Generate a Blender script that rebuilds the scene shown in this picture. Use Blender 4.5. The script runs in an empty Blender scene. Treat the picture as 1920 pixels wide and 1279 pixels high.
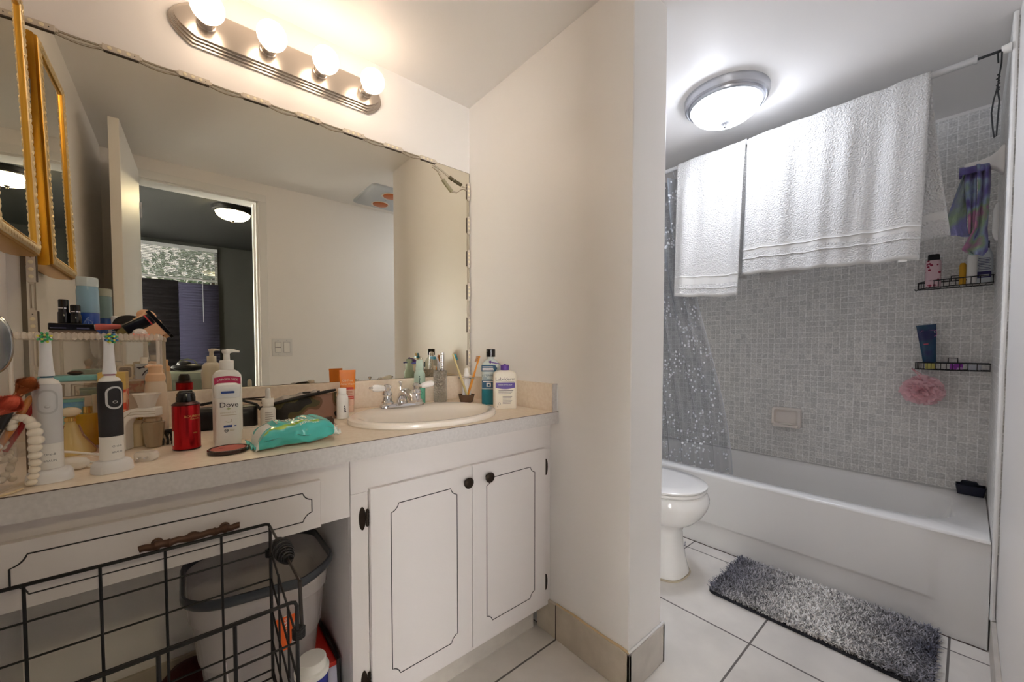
import bpy, math, random
from mathutils import Vector, Matrix
R = math.radians
sc = bpy.context.scene
col = sc.collection
# ------------------------------------------------------------------ camera
F_PX, CX, CY, CAM_Z = 728.42, 967.34, 675.26, 1.07
YAW, PITCH = R(40.658), R(-1.842)
cd = bpy.data.cameras.new('camera'); cam = bpy.data.objects.new('camera', cd); col.objects.link(cam)
cd.sensor_width = 36.0; cd.lens = F_PX/1920*36.0
cd.shift_x = (960-CX)/1920; cd.shift_y = (CY-639.5)/1920
cd.clip_start = 0.01
cam.location = (0, 0, CAM_Z)
cam.rotation_euler = (R(90)+PITCH, 0, -YAW)
sc.camera = cam
# ------------------------------------------------------------------ view, world
sc.view_settings.view_transform = 'Standard'
sc.view_settings.look = 'None'
sc.view_settings.gamma = 1.0
sc.view_settings.use_curve_mapping = False
sc.view_settings.exposure = 3.6
BULB, DOME, BEDLAMP, SKY = 0.80, 5.9, 11.0, 2.5
w = bpy.data.worlds.new('sky'); sc.world = w; w.use_nodes = True
w.node_tree.nodes['Background'].inputs[0].default_value = (1.0, 0.965, 0.92, 1)
w.node_tree.nodes['Background'].inputs[1].default_value = SKY
cy = sc.cycles
cy.max_bounces = 12; cy.diffuse_bounces = 8; cy.glossy_bounces = 6; cy.transmission_bounces = 8
cy.transparent_max_bounces = 16; cy.use_denoising = True; cy.sample_clamp_indirect = 6.0
cy.blur_glossy = 0.5
rnd = random.Random(7)

# ------------------------------------------------------------------ geometry of the camera (pixel -> point on a real plane)
_F = Vector((math.sin(YAW)*math.cos(PITCH), math.cos(YAW)*math.cos(PITCH), math.sin(PITCH)))
_RT = Vector((math.cos(YAW), -math.sin(YAW), 0)); _UP = _RT.cross(_F)
def at(u, v, axis, val):
    d = _F + _RT*((u-CX)/F_PX) - _UP*((v-CY)/F_PX)
    i = 'xyz'.index(axis); o = Vector((0, 0, CAM_Z))
    return o + d*((val-o[i])/d[i])
def face_cam(x, y):
    return math.atan2(-x, y)

# ------------------------------------------------------------------ materials
def lin(c):
    f = lambda v: v/12.92 if v <= 0.04045 else ((v+0.055)/1.055)**2.4
    return tuple(f(v/255.0) for v in c[:3])+(1.0,)
_M = {}
def mat(name, rgb, rough=0.5, metal=0.0, spec=0.5, trans=0.0, alpha=1.0, coat=0.0, emit=None, estr=0.0, bump=None, var=None, sheen=0.0, ior=1.45, sss=0.0):
    if name in _M: return _M[name]
    m = bpy.data.materials.new(name); m.use_nodes = True
    nt = m.node_tree; b = nt.nodes['Principled BSDF']
    b.inputs['Base Color'].default_value = lin(rgb)
    b.inputs['Roughness'].default_value = rough
    b.inputs['Metallic'].default_value = metal
    b.inputs['Specular IOR Level'].default_value = spec
    b.inputs['Transmission Weight'].default_value = trans
    b.inputs['Alpha'].default_value = alpha
    b.inputs['Coat Weight'].default_value = coat
    b.inputs['Sheen Weight'].default_value = sheen
    b.inputs['IOR'].default_value = ior
    if sss: b.inputs['Subsurface Weight'].default_value = sss; b.inputs['Subsurface Radius'].default_value = (.01, .01, .01)
    if emit:
        b.inputs['Emission Color'].default_value = lin(emit); b.inputs['Emission Strength'].default_value = estr
    tc = None
    if bump or var:
        tc = nt.nodes.new('ShaderNodeTexCoord')
    if bump:
        sc_, st, dist = bump
        n = nt.nodes.new('ShaderNodeTexNoise'); n.inputs['Scale'].default_value = sc_; n.inputs['Detail'].default_value = 4
        bp = nt.nodes.new('ShaderNodeBump'); bp.inputs['Strength'].default_value = st; bp.inputs['Distance'].default_value = dist
        nt.links.new(tc.outputs['Object'], n.inputs['Vector']); nt.links.new(n.outputs['Fac'], bp.inputs['Height'])
        nt.links.new(bp.outputs['Normal'], b.inputs['Normal'])
    if var:
        sc_, rgb2, lo, hi = var
        n = nt.nodes.new('ShaderNodeTexNoise'); n.inputs['Scale'].default_value = sc_; n.inputs['Detail'].default_value = 6
        r = nt.nodes.new('ShaderNodeMapRange'); r.inputs['From Min'].default_value = lo; r.inputs['From Max'].default_value = hi
        mx = nt.nodes.new('ShaderNodeMix'); mx.data_type = 'RGBA'
        mx.inputs[6].default_value = lin(rgb); mx.inputs[7].default_value = lin(rgb2)
        nt.links.new(tc.outputs['Object'], n.inputs['Vector']); nt.links.new(n.outputs['Fac'], r.inputs['Value'])
        nt.links.new(r.outputs[0], mx.inputs[0]); nt.links.new(mx.outputs[2], b.inputs['Base Color'])
    _M[name] = m
    return m
def nodes(m): return m.node_tree.nodes, m.node_tree.links, m.node_tree.nodes['Principled BSDF']

def tile_mat(name, axes, bw, bh, off, mortar, c1, c2, cm, rough, noise=None, bump=0.4, mort_smooth=0.1):
    """square tiles: axes = which object coordinates run along the wall, off = where the grid starts"""
    m = mat(name, c1, rough)
    N, L, b = nodes(m)
    tc = N.new('ShaderNodeTexCoord'); sx = N.new('ShaderNodeSeparateXYZ'); cb = N.new('ShaderNodeCombineXYZ')
    L.new(tc.outputs['Object'], sx.inputs[0])
    for k in (0, 1):
        a = N.new('ShaderNodeMath'); a.operation = 'ADD'; a.inputs[1].default_value = -off[k]+40*(bw, bh)[k]
        L.new(sx.outputs[axes[k]], a.inputs[0]); L.new(a.outputs[0], cb.inputs[k])
    br = N.new('ShaderNodeTexBrick'); br.offset = 0; br.squash = 1
    br.inputs['Scale'].default_value = 1; br.inputs['Brick Width'].default_value = bw; br.inputs['Row Height'].default_value = bh
    br.inputs['Mortar Size'].default_value = mortar; br.inputs['Mortar Smooth'].default_value = mort_smooth
    br.inputs['Color1'].default_value = lin(c1); br.inputs['Color2'].default_value = lin(c2); br.inputs['Mortar'].default_value = lin(cm)
    L.new(cb.outputs[0], br.inputs['Vector'])
    last = br.outputs['Color']
    if noise:
        s, amt = noise
        n = N.new('ShaderNodeTexNoise'); n.inputs['Scale'].default_value = s; n.inputs['Detail'].default_value = 6
        L.new(tc.outputs['Object'], n.inputs['Vector'])
        r = N.new('ShaderNodeMapRange'); r.inputs['From Min'].default_value = .3; r.inputs['From Max'].default_value = .7
        r.inputs['To Min'].default_value = 1-amt; r.inputs['To Max'].default_value = 1+amt*.4
        L.new(n.outputs['Fac'], r.inputs['Value'])
        mx = N.new('ShaderNodeMix'); mx.data_type = 'RGBA'; mx.blend_type = 'MULTIPLY'; mx.inputs[0].default_value = 1
        L.new(last, mx.inputs[6]); L.new(r.outputs[0], mx.inputs[7]); last = mx.outputs[2]
    L.new(last, b.inputs['Base Color'])
    bp = N.new('ShaderNodeBump'); bp.invert = True; bp.inputs['Strength'].default_value = bump; bp.inputs['Distance'].default_value = .002
    L.new(br.outputs['Fac'], bp.inputs['Height']); L.new(bp.outputs['Normal'], b.inputs['Normal'])
    return m

WALL = mat('warm_white_paint', (243, 240, 237), .38, bump=(220, .12, .001))
WALLC = mat('ceiling_paint', (242, 240, 238), .42, bump=(160, .1, .001))
CAB = mat('white_cabinet_paint', (224, 218, 216), .42, bump=(60, .05, .001))
GROOVE = mat('dark_groove_line', (46, 44, 46), .5)
LAMTOP = mat('beige_laminate', (244, 230, 212), .38, var=(90, (236, 220, 200), .35, .65))
LAMEDGE = mat('grey_laminate_edge', (214, 209, 207), .45, var=(140, (204, 199, 197), .35, .65))
BEIGETILE = mat('beige_tile', (208, 196, 178), .45, var=(14, (196, 184, 166), .35, .65))
GREYTILE = mat('grey_beige_tile', (206, 199, 190), .45, var=(14, (192, 185, 177), .35, .65))
GROUTD = mat('dark_grout', (92, 80, 74), .9)
CHROME = mat('chrome', (225, 225, 228), .08, 1)
NICKEL = mat('brushed_nickel', (205, 196, 186), .25, 1)
NICKELC = mat('cool_brushed_nickel', (190, 192, 198), .3, 1)
PORC = mat('white_porcelain', (246, 244, 241), .12, coat=.4)
PORCW = mat('cream_porcelain', (248, 240, 229), .14, coat=.4)
TUBM = mat('white_tub_enamel', (243, 242, 240), .16, coat=.3)
WHITE = mat('white_plastic', (240, 238, 234), .35)
WHITEM = mat('matte_white_plastic', (232, 230, 226), .6)
BLACK = mat('black_plastic', (22, 21, 23), .35)
BLACKG = mat('glossy_black_plastic', (14, 14, 16), .12, coat=.3)
WIRE = mat('black_coated_wire', (16, 15, 16), .45)
BRONZE = mat('dark_bronze', (52, 42, 34), .45, .7, bump=(300, .3, .001))
BRONZEB = mat('brown_antique_metal', (96, 70, 56), .5, .6, bump=(200, .3, .001))
CLEAR = mat('clear_acrylic', (250, 246, 240), .04, trans=1.0, ior=1.3)
def thin_clear(name, rgb, a, rough=.08):
    m = mat(name, rgb, rough, alpha=a); return m
ACRY = thin_clear('acrylic_sheet', (246, 240, 232), .13, .05)
ACRYE = thin_clear('acrylic_edge', (250, 244, 236), .45, .05)
GOLD = mat('gold_leaf', (214, 160, 60), .3, .85, bump=(120, .2, .001))
GOLDP = mat('pale_gold_carving', (228, 205, 160), .4, .6, bump=(150, .4, .002))
MIRROR = bpy.data.materials.new('silvered_glass'); MIRROR.use_nodes = True
_b = MIRROR.node_tree.nodes['Principled BSDF']; _b.inputs['Base Color'].default_value = (.80, .765, .66, 1); _b.inputs['Metallic'].default_value = 1; _b.inputs['Roughness'].default_value = 0.0
TOWEL = mat('white_terry', (218, 216, 213), .95, sheen=.3, bump=(170, 1.0, .012))
TOWELC = mat('white_terry_band', (210, 208, 204), .9, sheen=.2, bump=(900, .5, .002))

# ------------------------------------------------------------------ mesh builder
class MB:
    def __init__(s): s.v = []; s.f = []; s.m = []
    def add(s, vs, fs, m=0):
        k = len(s.v); s.v += [tuple(p) for p in vs]
        for f in fs: s.f.append(tuple(i+k for i in f)); s.m.append(m)
        return s
    def box(s, x0, x1, y0, y1, z0, z1, m=0):
        v = [(x, y, z) for x in (x0, x1) for y in (y0, y1) for z in (z0, z1)]
        return s.add(v, [(0, 1, 3, 2), (4, 6, 7, 5), (0, 4, 5, 1), (2, 3, 7, 6), (0, 2, 6, 4), (1, 5, 7, 3)], m)
    def rings(s, rings, m=0, cap0=True, cap1=True, closed=True):
        n = len(rings[0]); v = [p for r in rings for p in r]; f = []
        for i in range(len(rings)-1):
            for j in range(n if closed else n-1):
                a = i*n+j; b = i*n+(j+1) % n
                f.append((a, b, b+n, a+n))
        if cap0: f.append(tuple(reversed(range(n))))
        if cap1: f.append(tuple(range((len(rings)-1)*n, len(rings)*n)))
        return s.add(v, f, m)
    def lathe(s, prof, seg=32, m=0, c=(0, 0, 0), sx=1, sy=1, cap0=True, cap1=True):
        rs = [[(c[0]+r*sx*math.cos(2*math.pi*k/seg), c[1]+r*sy*math.sin(2*math.pi*k/seg), c[2]+z) for k in range(seg)] for r, z in prof]
        return s.rings(rs, m, cap0, cap1)
    def cyl(s, a, b, r, seg=16, m=0, r2=None):
        return s.tube([a, b], r, seg, m, radii=[r, r if r2 is None else r2])
    def tube(s, pts, r, seg=8, m=0, closed=False, radii=None):
        P = [Vector(p) for p in pts]; n = len(P); rs = []
        up = None
        for i in range(n):
            a = P[i-1] if (i > 0 or closed) else P[i]; b = P[(i+1) % n] if (i < n-1 or closed) else P[i]
            t = (b-a).normalized() if (b-a).length > 1e-9 else Vector((0, 0, 1))
            if up is None:
                up = Vector((0, 0, 1)) if abs(t.z) < .9 else Vector((1, 0, 0))
            x = t.cross(up)
            if x.length < 1e-6: x = t.cross(Vector((.3, 1, .2)))
            x.normalize(); y = x.cross(t).normalized(); up = y
            rr = radii[i] if radii else r
            rs.append([tuple(P[i]+x*(rr*math.cos(2*math.pi*k/seg))+y*(rr*math.sin(2*math.pi*k/seg))) for k in range(seg)])
        if closed: rs.append(rs[0]); return s.rings(rs, m, False, False)
        return s.rings(rs, m)
    def prism(s, out, z0, z1, m=0, plane='xy'):
        def P(a, b, c): return {'xy': (a, b, c), 'xz': (a, c, b), 'yz': (c, a, b)}[plane]
        n = len(out); v = [P(a, b, z0) for a, b in out]+[P(a, b, z1) for a, b in out]
        f = [(i, (i+1) % n, (i+1) % n+n, i+n) for i in range(n)]+[tuple(reversed(range(n))), tuple(range(n, 2*n))]
        return s.add(v, f, m)
    def grid(s, fn, nu, nv, m=0, mf=None):
        v = [fn(i/nu, j/nv) for j in range(nv+1) for i in range(nu+1)]; k = len(s.v)
        s.v += [tuple(p) for p in v]
        for j in range(nv):
            for i in range(nu):
                a = j*(nu+1)+i
                s.f.append((k+a, k+a+1, k+a+nu+2, k+a+nu+1)); s.m.append(mf(i/nu, j/nv) if mf else m)
        return s
    def ball(s, c, r, m=0, seg=20, rg=12):
        if not hasattr(r, '__len__'): r = (r, r, r)
        rs = []
        for i in range(rg+1):
            a = -math.pi/2+math.pi*i/rg; q = max(math.cos(a), 1e-3)
            rs.append([(c[0]+r[0]*q*math.cos(2*math.pi*k/seg), c[1]+r[1]*q*math.sin(2*math.pi*k/seg), c[2]+r[2]*math.sin(a)) for k in range(seg)])
        return s.rings(rs, m)
    def mark(s): return len(s.v)
    def xf(s, k, M):
        for i in range(k, len(s.v)): s.v[i] = tuple(M @ Vector(s.v[i]))
        return s
    def text(s, body, size, fn, m=0, ax='C'):
        vs, fs = text_mesh(body, size, ax)
        return s.add([fn(x, y) for x, y in vs], fs, m)
    def build(s, name, mats, parent=None, bevel=0, smooth=35, loc=None, rot=None, subd=0, solid=0):
        me = bpy.data.meshes.new(name); me.from_pydata(s.v, [], s.f)
        if not isinstance(mats, (list, tuple)): mats = [mats]
        for q in mats: me.materials.append(q)
        me.polygons.foreach_set('material_index', s.m)
        me.polygons.foreach_set('use_smooth', [True]*len(s.f))
        me.validate(); me.update()
        if smooth < 180: me.set_sharp_from_angle(angle=R(smooth))
        o = bpy.data.objects.new(name, me); col.objects.link(o)
        if parent: o.parent = parent
        if loc: o.location = loc
        if rot: o.rotation_euler = rot
        if solid:
            q = o.modifiers.new('thickness', 'SOLIDIFY'); q.thickness = solid; q.offset = 0
        if bevel:
            q = o.modifiers.new('bevel', 'BEVEL'); q.width = bevel; q.segments = 2; q.limit_method = 'ANGLE'; q.angle_limit = R(40)
        if subd:
            q = o.modifiers.new('subd', 'SUBSURF'); q.levels = subd; q.render_levels = subd
        return o
_TX = {}
def text_mesh(body, size, ax='C'):
    key = (body, ax)
    if key not in _TX:
        cu = bpy.data.curves.new('t', 'FONT'); cu.body = body; cu.align_x = {'C': 'CENTER', 'L': 'LEFT'}[ax]; cu.align_y = 'CENTER'; cu.size = 1; cu.resolution_u = 3
        o = bpy.data.objects.new('t', cu); me = bpy.data.meshes.new_from_object(o)
        _TX[key] = ([(v.co.x, v.co.y) for v in me.vertices], [tuple(p.vertices) for p in me.polygons])
        bpy.data.objects.remove(o); bpy.data.curves.remove(cu); bpy.data.meshes.remove(me)
    vs, fs = _TX[key]
    return [(x*size, y*size) for x, y in vs], fs

def tag(o, label=None, cat=None, group=None, kind=None):
    if label: o['label'] = label
    if cat: o['category'] = cat
    if group: o['group'] = group
    if kind: o['kind'] = kind
    return o
def thing(name, label, cat, loc=(0, 0, 0), rz=0, group=None, rot=None):
    o = bpy.data.objects.new(name, None); col.objects.link(o); o.location = loc; o.empty_display_size = .05
    o.rotation_euler = rot if rot else (0, 0, rz)
    return tag(o, label, cat, group)
def struct(o): o['kind'] = 'structure'; return o
def copy_tree(o, parent=None):
    c = o.copy(); col.objects.link(c); c.parent = parent
    for ch in list(o.children): copy_tree(ch, c)
    return c
def sm(a, b, x):
    t = min(1, max(0, (x-a)/(b-a))); return t*t*(3-2*t)
def rrect(w, h, r, n=5):
    p = []
    for cx_, cy_, a0 in ((w/2-r, h/2-r, 0), (-w/2+r, h/2-r, 90), (-w/2+r, -h/2+r, 180), (w/2-r, -h/2+r, 270)):
        for k in range(n+1):
            a = R(a0+90*k/n); p.append((cx_+r*math.cos(a), cy_+r*math.sin(a)))
    return p
def sup(a, b, e, n=48):
    return [(a*math.copysign(abs(math.cos(2*math.pi*k/n))**(2/e), math.cos(2*math.pi*k/n)), b*math.copysign(abs(math.sin(2*math.pi*k/n))**(2/e), math.sin(2*math.pi*k/n))) for k in range(n)]
def cylmap(r, z, a0=0, eps=.0003, c=(0, 0), sy=1.0):
    """wraps flat lettering round a local cylinder whose front is -Y"""
    def fn(x, y):
        a = a0+x/r
        return (c[0]+(r+eps)*math.sin(a), c[1]-(r*sy+eps)*math.cos(a), z+y)
    return fn
def flatmap(y, z, x0=0): return lambda x, q: (x0+x, y, z+q)
def label_patch(mb, r, z0, z1, a0, a1, m, eps=.0002, n=16, sy=1.0):
    mb.grid(lambda u, v: ((r+eps)*math.sin(a0+(a1-a0)*u), -(r*sy+eps)*math.cos(a0+(a1-a0)*u), z0+(z1-z0)*v), n, 1, m)

# ================================================================== SETTING
D, XP, XE, YE, XL, XT, XB = 1.529, 1.0275, 1.217, .662, -.3206, 2.127, 2.794
CEIL, YW, YTILE, CT, YC = 2.173, -.085, -.070, .839, .960
FLOORM = tile_mat('cream_floor_tile', (0, 1), .505, .47, (1.536-.0025, .492-.0025), .0035, (236, 231, 224), (229, 224, 217), (112, 106, 102), .32, noise=(7, .10), bump=.25)
MB().box(-.5, 3.0, -.2, 1.7, -.1, 0).build('floor', FLOORM)
struct(bpy.data.objects['floor'])
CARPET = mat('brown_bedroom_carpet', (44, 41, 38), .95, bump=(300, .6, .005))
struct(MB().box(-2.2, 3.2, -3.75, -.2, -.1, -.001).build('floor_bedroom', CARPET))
struct(MB().box(-.5, 3.0, -.205, 1.7, CEIL, CEIL+.08).build('ceiling', WALLC))
BED = mat('shade_darkened_bedroom_paint', (46, 48, 47), .7)  # wall and ceiling colour darkened to stand in for an unlit room
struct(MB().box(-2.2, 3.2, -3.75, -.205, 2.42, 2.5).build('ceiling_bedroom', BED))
struct(MB().box(-.5, 3.0, D, D+.12, 0, CEIL).build('wall_back', WALL))
struct(MB().box(XL-.12, XL, -.205, D+.1, 0, CEIL).build('wall_left', WALL))
struct(MB().box(XP, XE, YE, D, 0, CEIL).build('wall_partition', WALL, bevel=.003))
struct(MB().box(XB+.006, XB+.12, -.205, D+.1, 0, CEIL).build('wall_right', WALL))
# doorway wall: opening X -.205 .. .404, height 2.05
b = MB(); b.box(XL, -.205, -.205, YW, 0, CEIL); b.box(.404, XB+.02, -.205, YW, 0, CEIL); b.box(-.205, .404, -.205, YW, 2.05, CEIL)
struct(b.build('wall_front', WALL))
TILEB = tile_mat('grey_mosaic_yz', (1, 2), .0318, .0318, (-.070, .396), .0016, (236, 234, 230), (214, 213, 210), (250, 249, 247), .55, noise=(120, .28), bump=.5)
TILEX = tile_mat('grey_mosaic_xz', (0, 2), .0318, .0318, (XB, .396), .0016, (236, 234, 230), (214, 213, 210), (250, 249, 247), .4, noise=(120, .28), bump=.5)
struct(MB().box(XB-.001, XB+.007, YTILE, D-.009, .36, 2.157).build('wall_tile_back', TILEB))
struct(MB().box(2.10, XB, YW, YTILE, .36, 2.157).build('wall_tile_right', TILEX))
struct(MB().box(XT, XB, D-.009, D, .36, 2.157).build('wall_tile_left', TILEX))
# caulk bead where the tile ends on the doorway wall
CAULK = mat('white_caulk', (244, 243, 240), .3, bump=(90, .6, .004))
b = MB(); b.tube([(2.098+.003*math.sin(k*1.7), YTILE-.006, .13+.04*k) for k in range(52)], .006, 8, 0)
struct(b.build('trim_caulk', CAULK))
b = MB(); b.box(XP-.011, XP, YE-.011, 1.06, 0, .128, 0); b.box(XP-.011, XE+.011, YE-.011, YE, 0, .128, 1); b.box(XE, XE+.011, YE-.011, D, 0, .128, 1)
b.box(XP-.0125, XP-.0095, .9585, .9625, 0, .128, 2)
b.tube([(XP-.004+.001*math.sin(k*2.1), YE-.006+.034*k, .129+.0015*math.sin(k*1.3)) for k in range(10)], .0045, 6, 3)
b.tube([(XP-.006+.021*k, YE-.004, .130+.0015*math.sin(k*1.9)) for k in range(11)], .0045, 6, 4)
struct(b.build('baseboard_partition', [BEIGETILE, GREYTILE, GROUTD, mat('cream_caulk', (216, 190, 150), .6, bump=(90, .6, .004)), CAULK], bevel=.0015))
struct(MB().box(.45, 2.12, YW, YW+.012, 0, .128).build('baseboard_front', GREYTILE, bevel=.0015))
struct(MB().box(XL, XP-.011, D-.011, D, 0, .14).build('baseboard_back', BEIGETILE, bevel=.0015))
struct(MB().box(XE+.011, XT, D-.011, D, 0, .128).build('baseboard_toilet', GREYTILE, bevel=.0015))
# door casing, jambs and the far room
TRIM = mat('white_gloss_trim', (236, 235, 232), .45)
b = MB(); b.box(.404, .452, YW, YW+.014, 0, 2.05); b.box(-.25, -.205, YW, YW+.014, 0, 2.05); b.box(-.25, .452, YW, YW+.014, 2.05, 2.095)
b.box(.392, .404, -.205, YW+.004, 0, 2.05); b.box(-.205, -.195, -.205, YW+.004, 0, 2.05); b.box(-.205, .404, -.205, YW+.004, 2.038, 2.05)
b.box(.380, .392, -.17, -.13, 0, 2.04)
struct(b.build('trim_doorway', TRIM, bevel=.002))
b = MB(); b.box(-2.2, -2.1, -3.75, -1.9, 0, 2.42); b.box(-2.2, -2.1, -.45, -.2, 0, 2.42); b.box(-2.2, -2.1, -1.9, -.45, 2.2, 2.42); b.box(-2.2, -2.1, -1.9, -.45, 0, .25)
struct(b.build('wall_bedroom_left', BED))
b = MB(); b.box(-2.17, -2.12, -1.9, -1.86, .25, 2.2); b.box(-2.17, -2.12, -.49, -.45, .25, 2.2); b.box(-2.17, -2.12, -1.86, -.49, 2.16, 2.2); b.box(-2.17, -2.12, -1.86, -.49, .25, .29)
wn = b.build('added_daylight_window_3', mat('grey_window_frame', (150, 152, 155), .4, .3), bevel=.003); struct(wn)  # unseen window added so daylight reaches the tub through the doorway
MB().box(-2.147, -2.143, -1.86, -.49, .29, 2.16).build('window_pane', thin_clear('added_window_glass', (220, 235, 240), .12, .02), wn)
struct(MB().box(3.0, 3.1, -3.75, -.2, 0, 2.42).build('wall_bedroom_right', BED))
b = MB(); b.box(-2.2, XL, -.33, -.205, 0, 2.42); b.box(-.5, 3.0, -.215, -.205, CEIL, 2.42)
struct(b.build('wall_bedroom_near', BED))
YF = -3.54
b = MB(); b.box(-2.1, -1.15, YF-.1, YF, 2.28, 2.42); b.box(.385, 3.0, YF-.1, YF, 0, 2.42); b.box(-1.15, .385, YF-.1, YF, 0, .7); b.box(-1.15, .385, YF-.1, YF, 2.375, 2.42)
struct(b.build('wall_bedroom_far', BED))
b = MB(); b.box(-1.15, -1.12, YF-.08, YF-.03, .7, 2.375); b.box(.355, .385, YF-.08, YF-.03, .7, 2.375); b.box(-1.15, .385, YF-.08, YF-.03, 2.345, 2.375); b.box(-1.15, .385, YF-.08, YF-.03, .7, .73); b.box(-1.15, .385, YF-.08, YF-.03, 1.5, 1.53)
wn = b.build('window_1', mat('grey_window_frame', (150, 152, 155), .4, .3), bevel=.003); struct(wn)
MB().box(-1.13, .37, YF-.058, YF-.054, .72, 2.35).build('window_pane', thin_clear('sky_dimming_glass', (22, 32, 42), .82, .02), wn)  # dark tint added to dim the bright sky behind the blind

b = MB(); b.box(-2.1, -2.05, YF-.08, YF-.03, 0, 2.28); b.box(-1.2, -1.15, YF-.08, YF-.03, 0, 2.28); b.box(-2.1, -1.15, YF-.08, YF-.03, 2.23, 2.28); b.box(-2.1, -1.15, YF-.08, YF-.03, 0, .06)
wn = b.build('added_daylight_window_2', mat('grey_window_frame', (150, 152, 155), .4, .3), bevel=.003); struct(wn)  # second unseen window, added to throw daylight onto the cabinet fronts
MB().box(-2.05, -1.2, YF-.058, YF-.054, .06, 2.23).build('window_pane', thin_clear('added_window_glass', (220, 235, 240), .12, .02), wn)
# ================================================================== VANITY
YFACE = 1.0
# --- sink cabinet
t = thing('vanity_cabinet', 'white two-door cabinet under the sink with black routed lines', 'cabinet', (.67, 1.25, 0))
ox, oy = .67, 1.25
b = MB()
b.box(.312-ox, 1.0265-ox, YFACE-oy, YFACE+.018-oy, .70, .798)       # top rail
b.box(.312-ox, .356-ox, YFACE-oy, YFACE+.018-oy, .112, .70)
b.box(.986-ox, 1.0265-ox, YFACE-oy, YFACE+.018-oy, .112, .70)
b.box(.356-ox, .986-ox, YFACE-oy, YFACE+.018-oy, .112, .145)
b.box(.312-ox, .326-ox, YFACE+.018-oy, 1.517-oy, .0, .798)
b.box(.326-ox, 1.0265-ox, YFACE+.018-oy, 1.51-oy, .112, .124)
b.box(.326-ox, 1.0265-ox, 1.505-oy, 1.517-oy, .124, .798)
b.build('carcass', CAB, t, bevel=.0015)
b = MB(); b.box(.326-ox, 1.0-ox, 1.062-oy, 1.074-oy, 0, .112)
b.build('toe_kick', GREYTILE, t)
def routed(mb, x0, x1, z0, z1, y, m, c=.028, w=.0016, cut=.5):
    """a thin routed line with notched corners"""
    pts = []
    n = 6
    def corner(cx_, cz_, a0, a1):
        for k in range(n+1):
            a = R(a0+(a1-a0)*k/n); pts.append((cx_+c*math.cos(a), cz_+c*math.sin(a)))
    # clockwise, concave quarter circles at each corner
    corner(x0-c*.15, z0-c*.15, 78, 12); corner(x1+c*.15, z0-c*.15, 168, 102)
    corner(x1+c*.15, z1+c*.15, 258, 192); corner(x0-c*.15, z1+c*.15, 348, 282)
    P = [(x, y, z) for x, z in pts]
    mb.tube(P, w, 4, m, closed=True)
def cab_door(x0, x1, z0, z1, knobx, hingex, name='door'):
    b = MB(); b.box(x0-ox, x1-ox, YFACE-.0165-oy, YFACE-.001-oy, z0, z1, 0)
    routed(b, x0-ox+.052, x1-ox-.052, z0+.052, z1-.052, YFACE-.0166-oy, 1)
    d = b.build(name, [CAB, GROOVE], t, bevel=.0012)
    k = MB(); k.lathe([(.006, 0), (.006, .010), (.015, .013), (.0165, .018), (.013, .022), (.006, .024), (.001, .0245)], 24, 0)
    k.xf(0, Matrix.Rotation(R(90), 4, 'X'))
    for a in range(8):
        k.ball((.010*math.cos(a*R(45)), -.021, .010*math.sin(a*R(45))), .0022, 0, 8, 6)
    k.build('knob', BRONZE, d, loc=(knobx-ox, YFACE-.0166-oy, .663))
    s = 1 if hingex > .6 else -1
    for hz_ in (z1-.075, z0+.07):
        h = MB()
        h.prism([(s*(.012+.0085*math.cos(R(q))), .030*math.sin(R(q))) for q in range(0, 360, 20)], -.0025, 0, 0, 'xz')
        h.cyl((0, -.004, -.017), (0, -.004, .017), .0038, 10)
        for q in range(4): h.cyl((0, -.004, -.014+.009*q), (0, -.004, -.0125+.009*q), .0046, 10)
        h.ball((0, -.004, .019), .0042, 0, 8, 6); h.ball((0, -.004, -.019), .0042, 0, 8, 6)
        h.build('hinge', BRONZE, d, loc=(hingex-ox, YFACE-.001-oy, hz_))
cab_door(.356, .6665, .134, .708, .645, .352)
cab_door(.6690, .986, .134, .708, .724, .990)
# --- drawer unit over the knee space
t2 = thing('vanity_drawer_unit', 'white panelled apron with one wide drawer over the open knee space', 'cabinet', (0, 1.25, .646))
b = MB(); b.box(XL+.001, .3105, YFACE-oy, YFACE+.018-oy, 0, .152); b.box(XL+.001, .3105, YFACE+.018-oy, 1.517-oy, .144, .152)
b.box(XL+.001, XL+.012, YFACE+.018-oy, 1.45-oy, .03, .144); b.build('apron', CAB, t2, bevel=.001)
b = MB(); b.box(-.262, .240, YFACE-.0165-oy, YFACE-.001-oy, .002, .113)
routed(b, -.262+.045, .240-.018, .023, .092, YFACE-.0167-oy, 1, c=.024)
dr = b.build('drawer', [CAB, GROOVE], t2, bevel=.0012)
b = MB(); hx0, hx1 = -.067, .082
n = 40
pts = [(hx0+(hx1-hx0)*k/n, YFACE-.030-oy, .058+.001*math.sin(k)) for k in range(n+1)]
def hr(u):
    r = 1.45*(.0042+.0022*math.exp(-((u-.5)/.05)**2)+.0024*math.exp(-((u-.16)/.03)**2)+.0024*math.exp(-((u-.84)/.03)**2)+.0016*math.exp(-((u-.27)/.02)**2)+.0016*math.exp(-((u-.73)/.02)**2))
    return r
b.tube(pts, .004, 12, 0, radii=[hr(k/n) for k in range(n+1)])
for u in (.16, .84):
    x = hx0+(hx1-hx0)*u
    b.cyl((x, YFACE-.030-oy, .058), (x, YFACE-.016-oy, .058), .0045, 10)
    b.lathe([(.009, 0), (.009, .002), (.005, .004)], 14, 0); b.xf(len(b.v)-14*3, Matrix.Translation((x, YFACE-.0166-oy, .058)) @ Matrix.Rotation(R(90), 4, 'X'))
b.build('handle', BRONZEB, dr)
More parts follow.
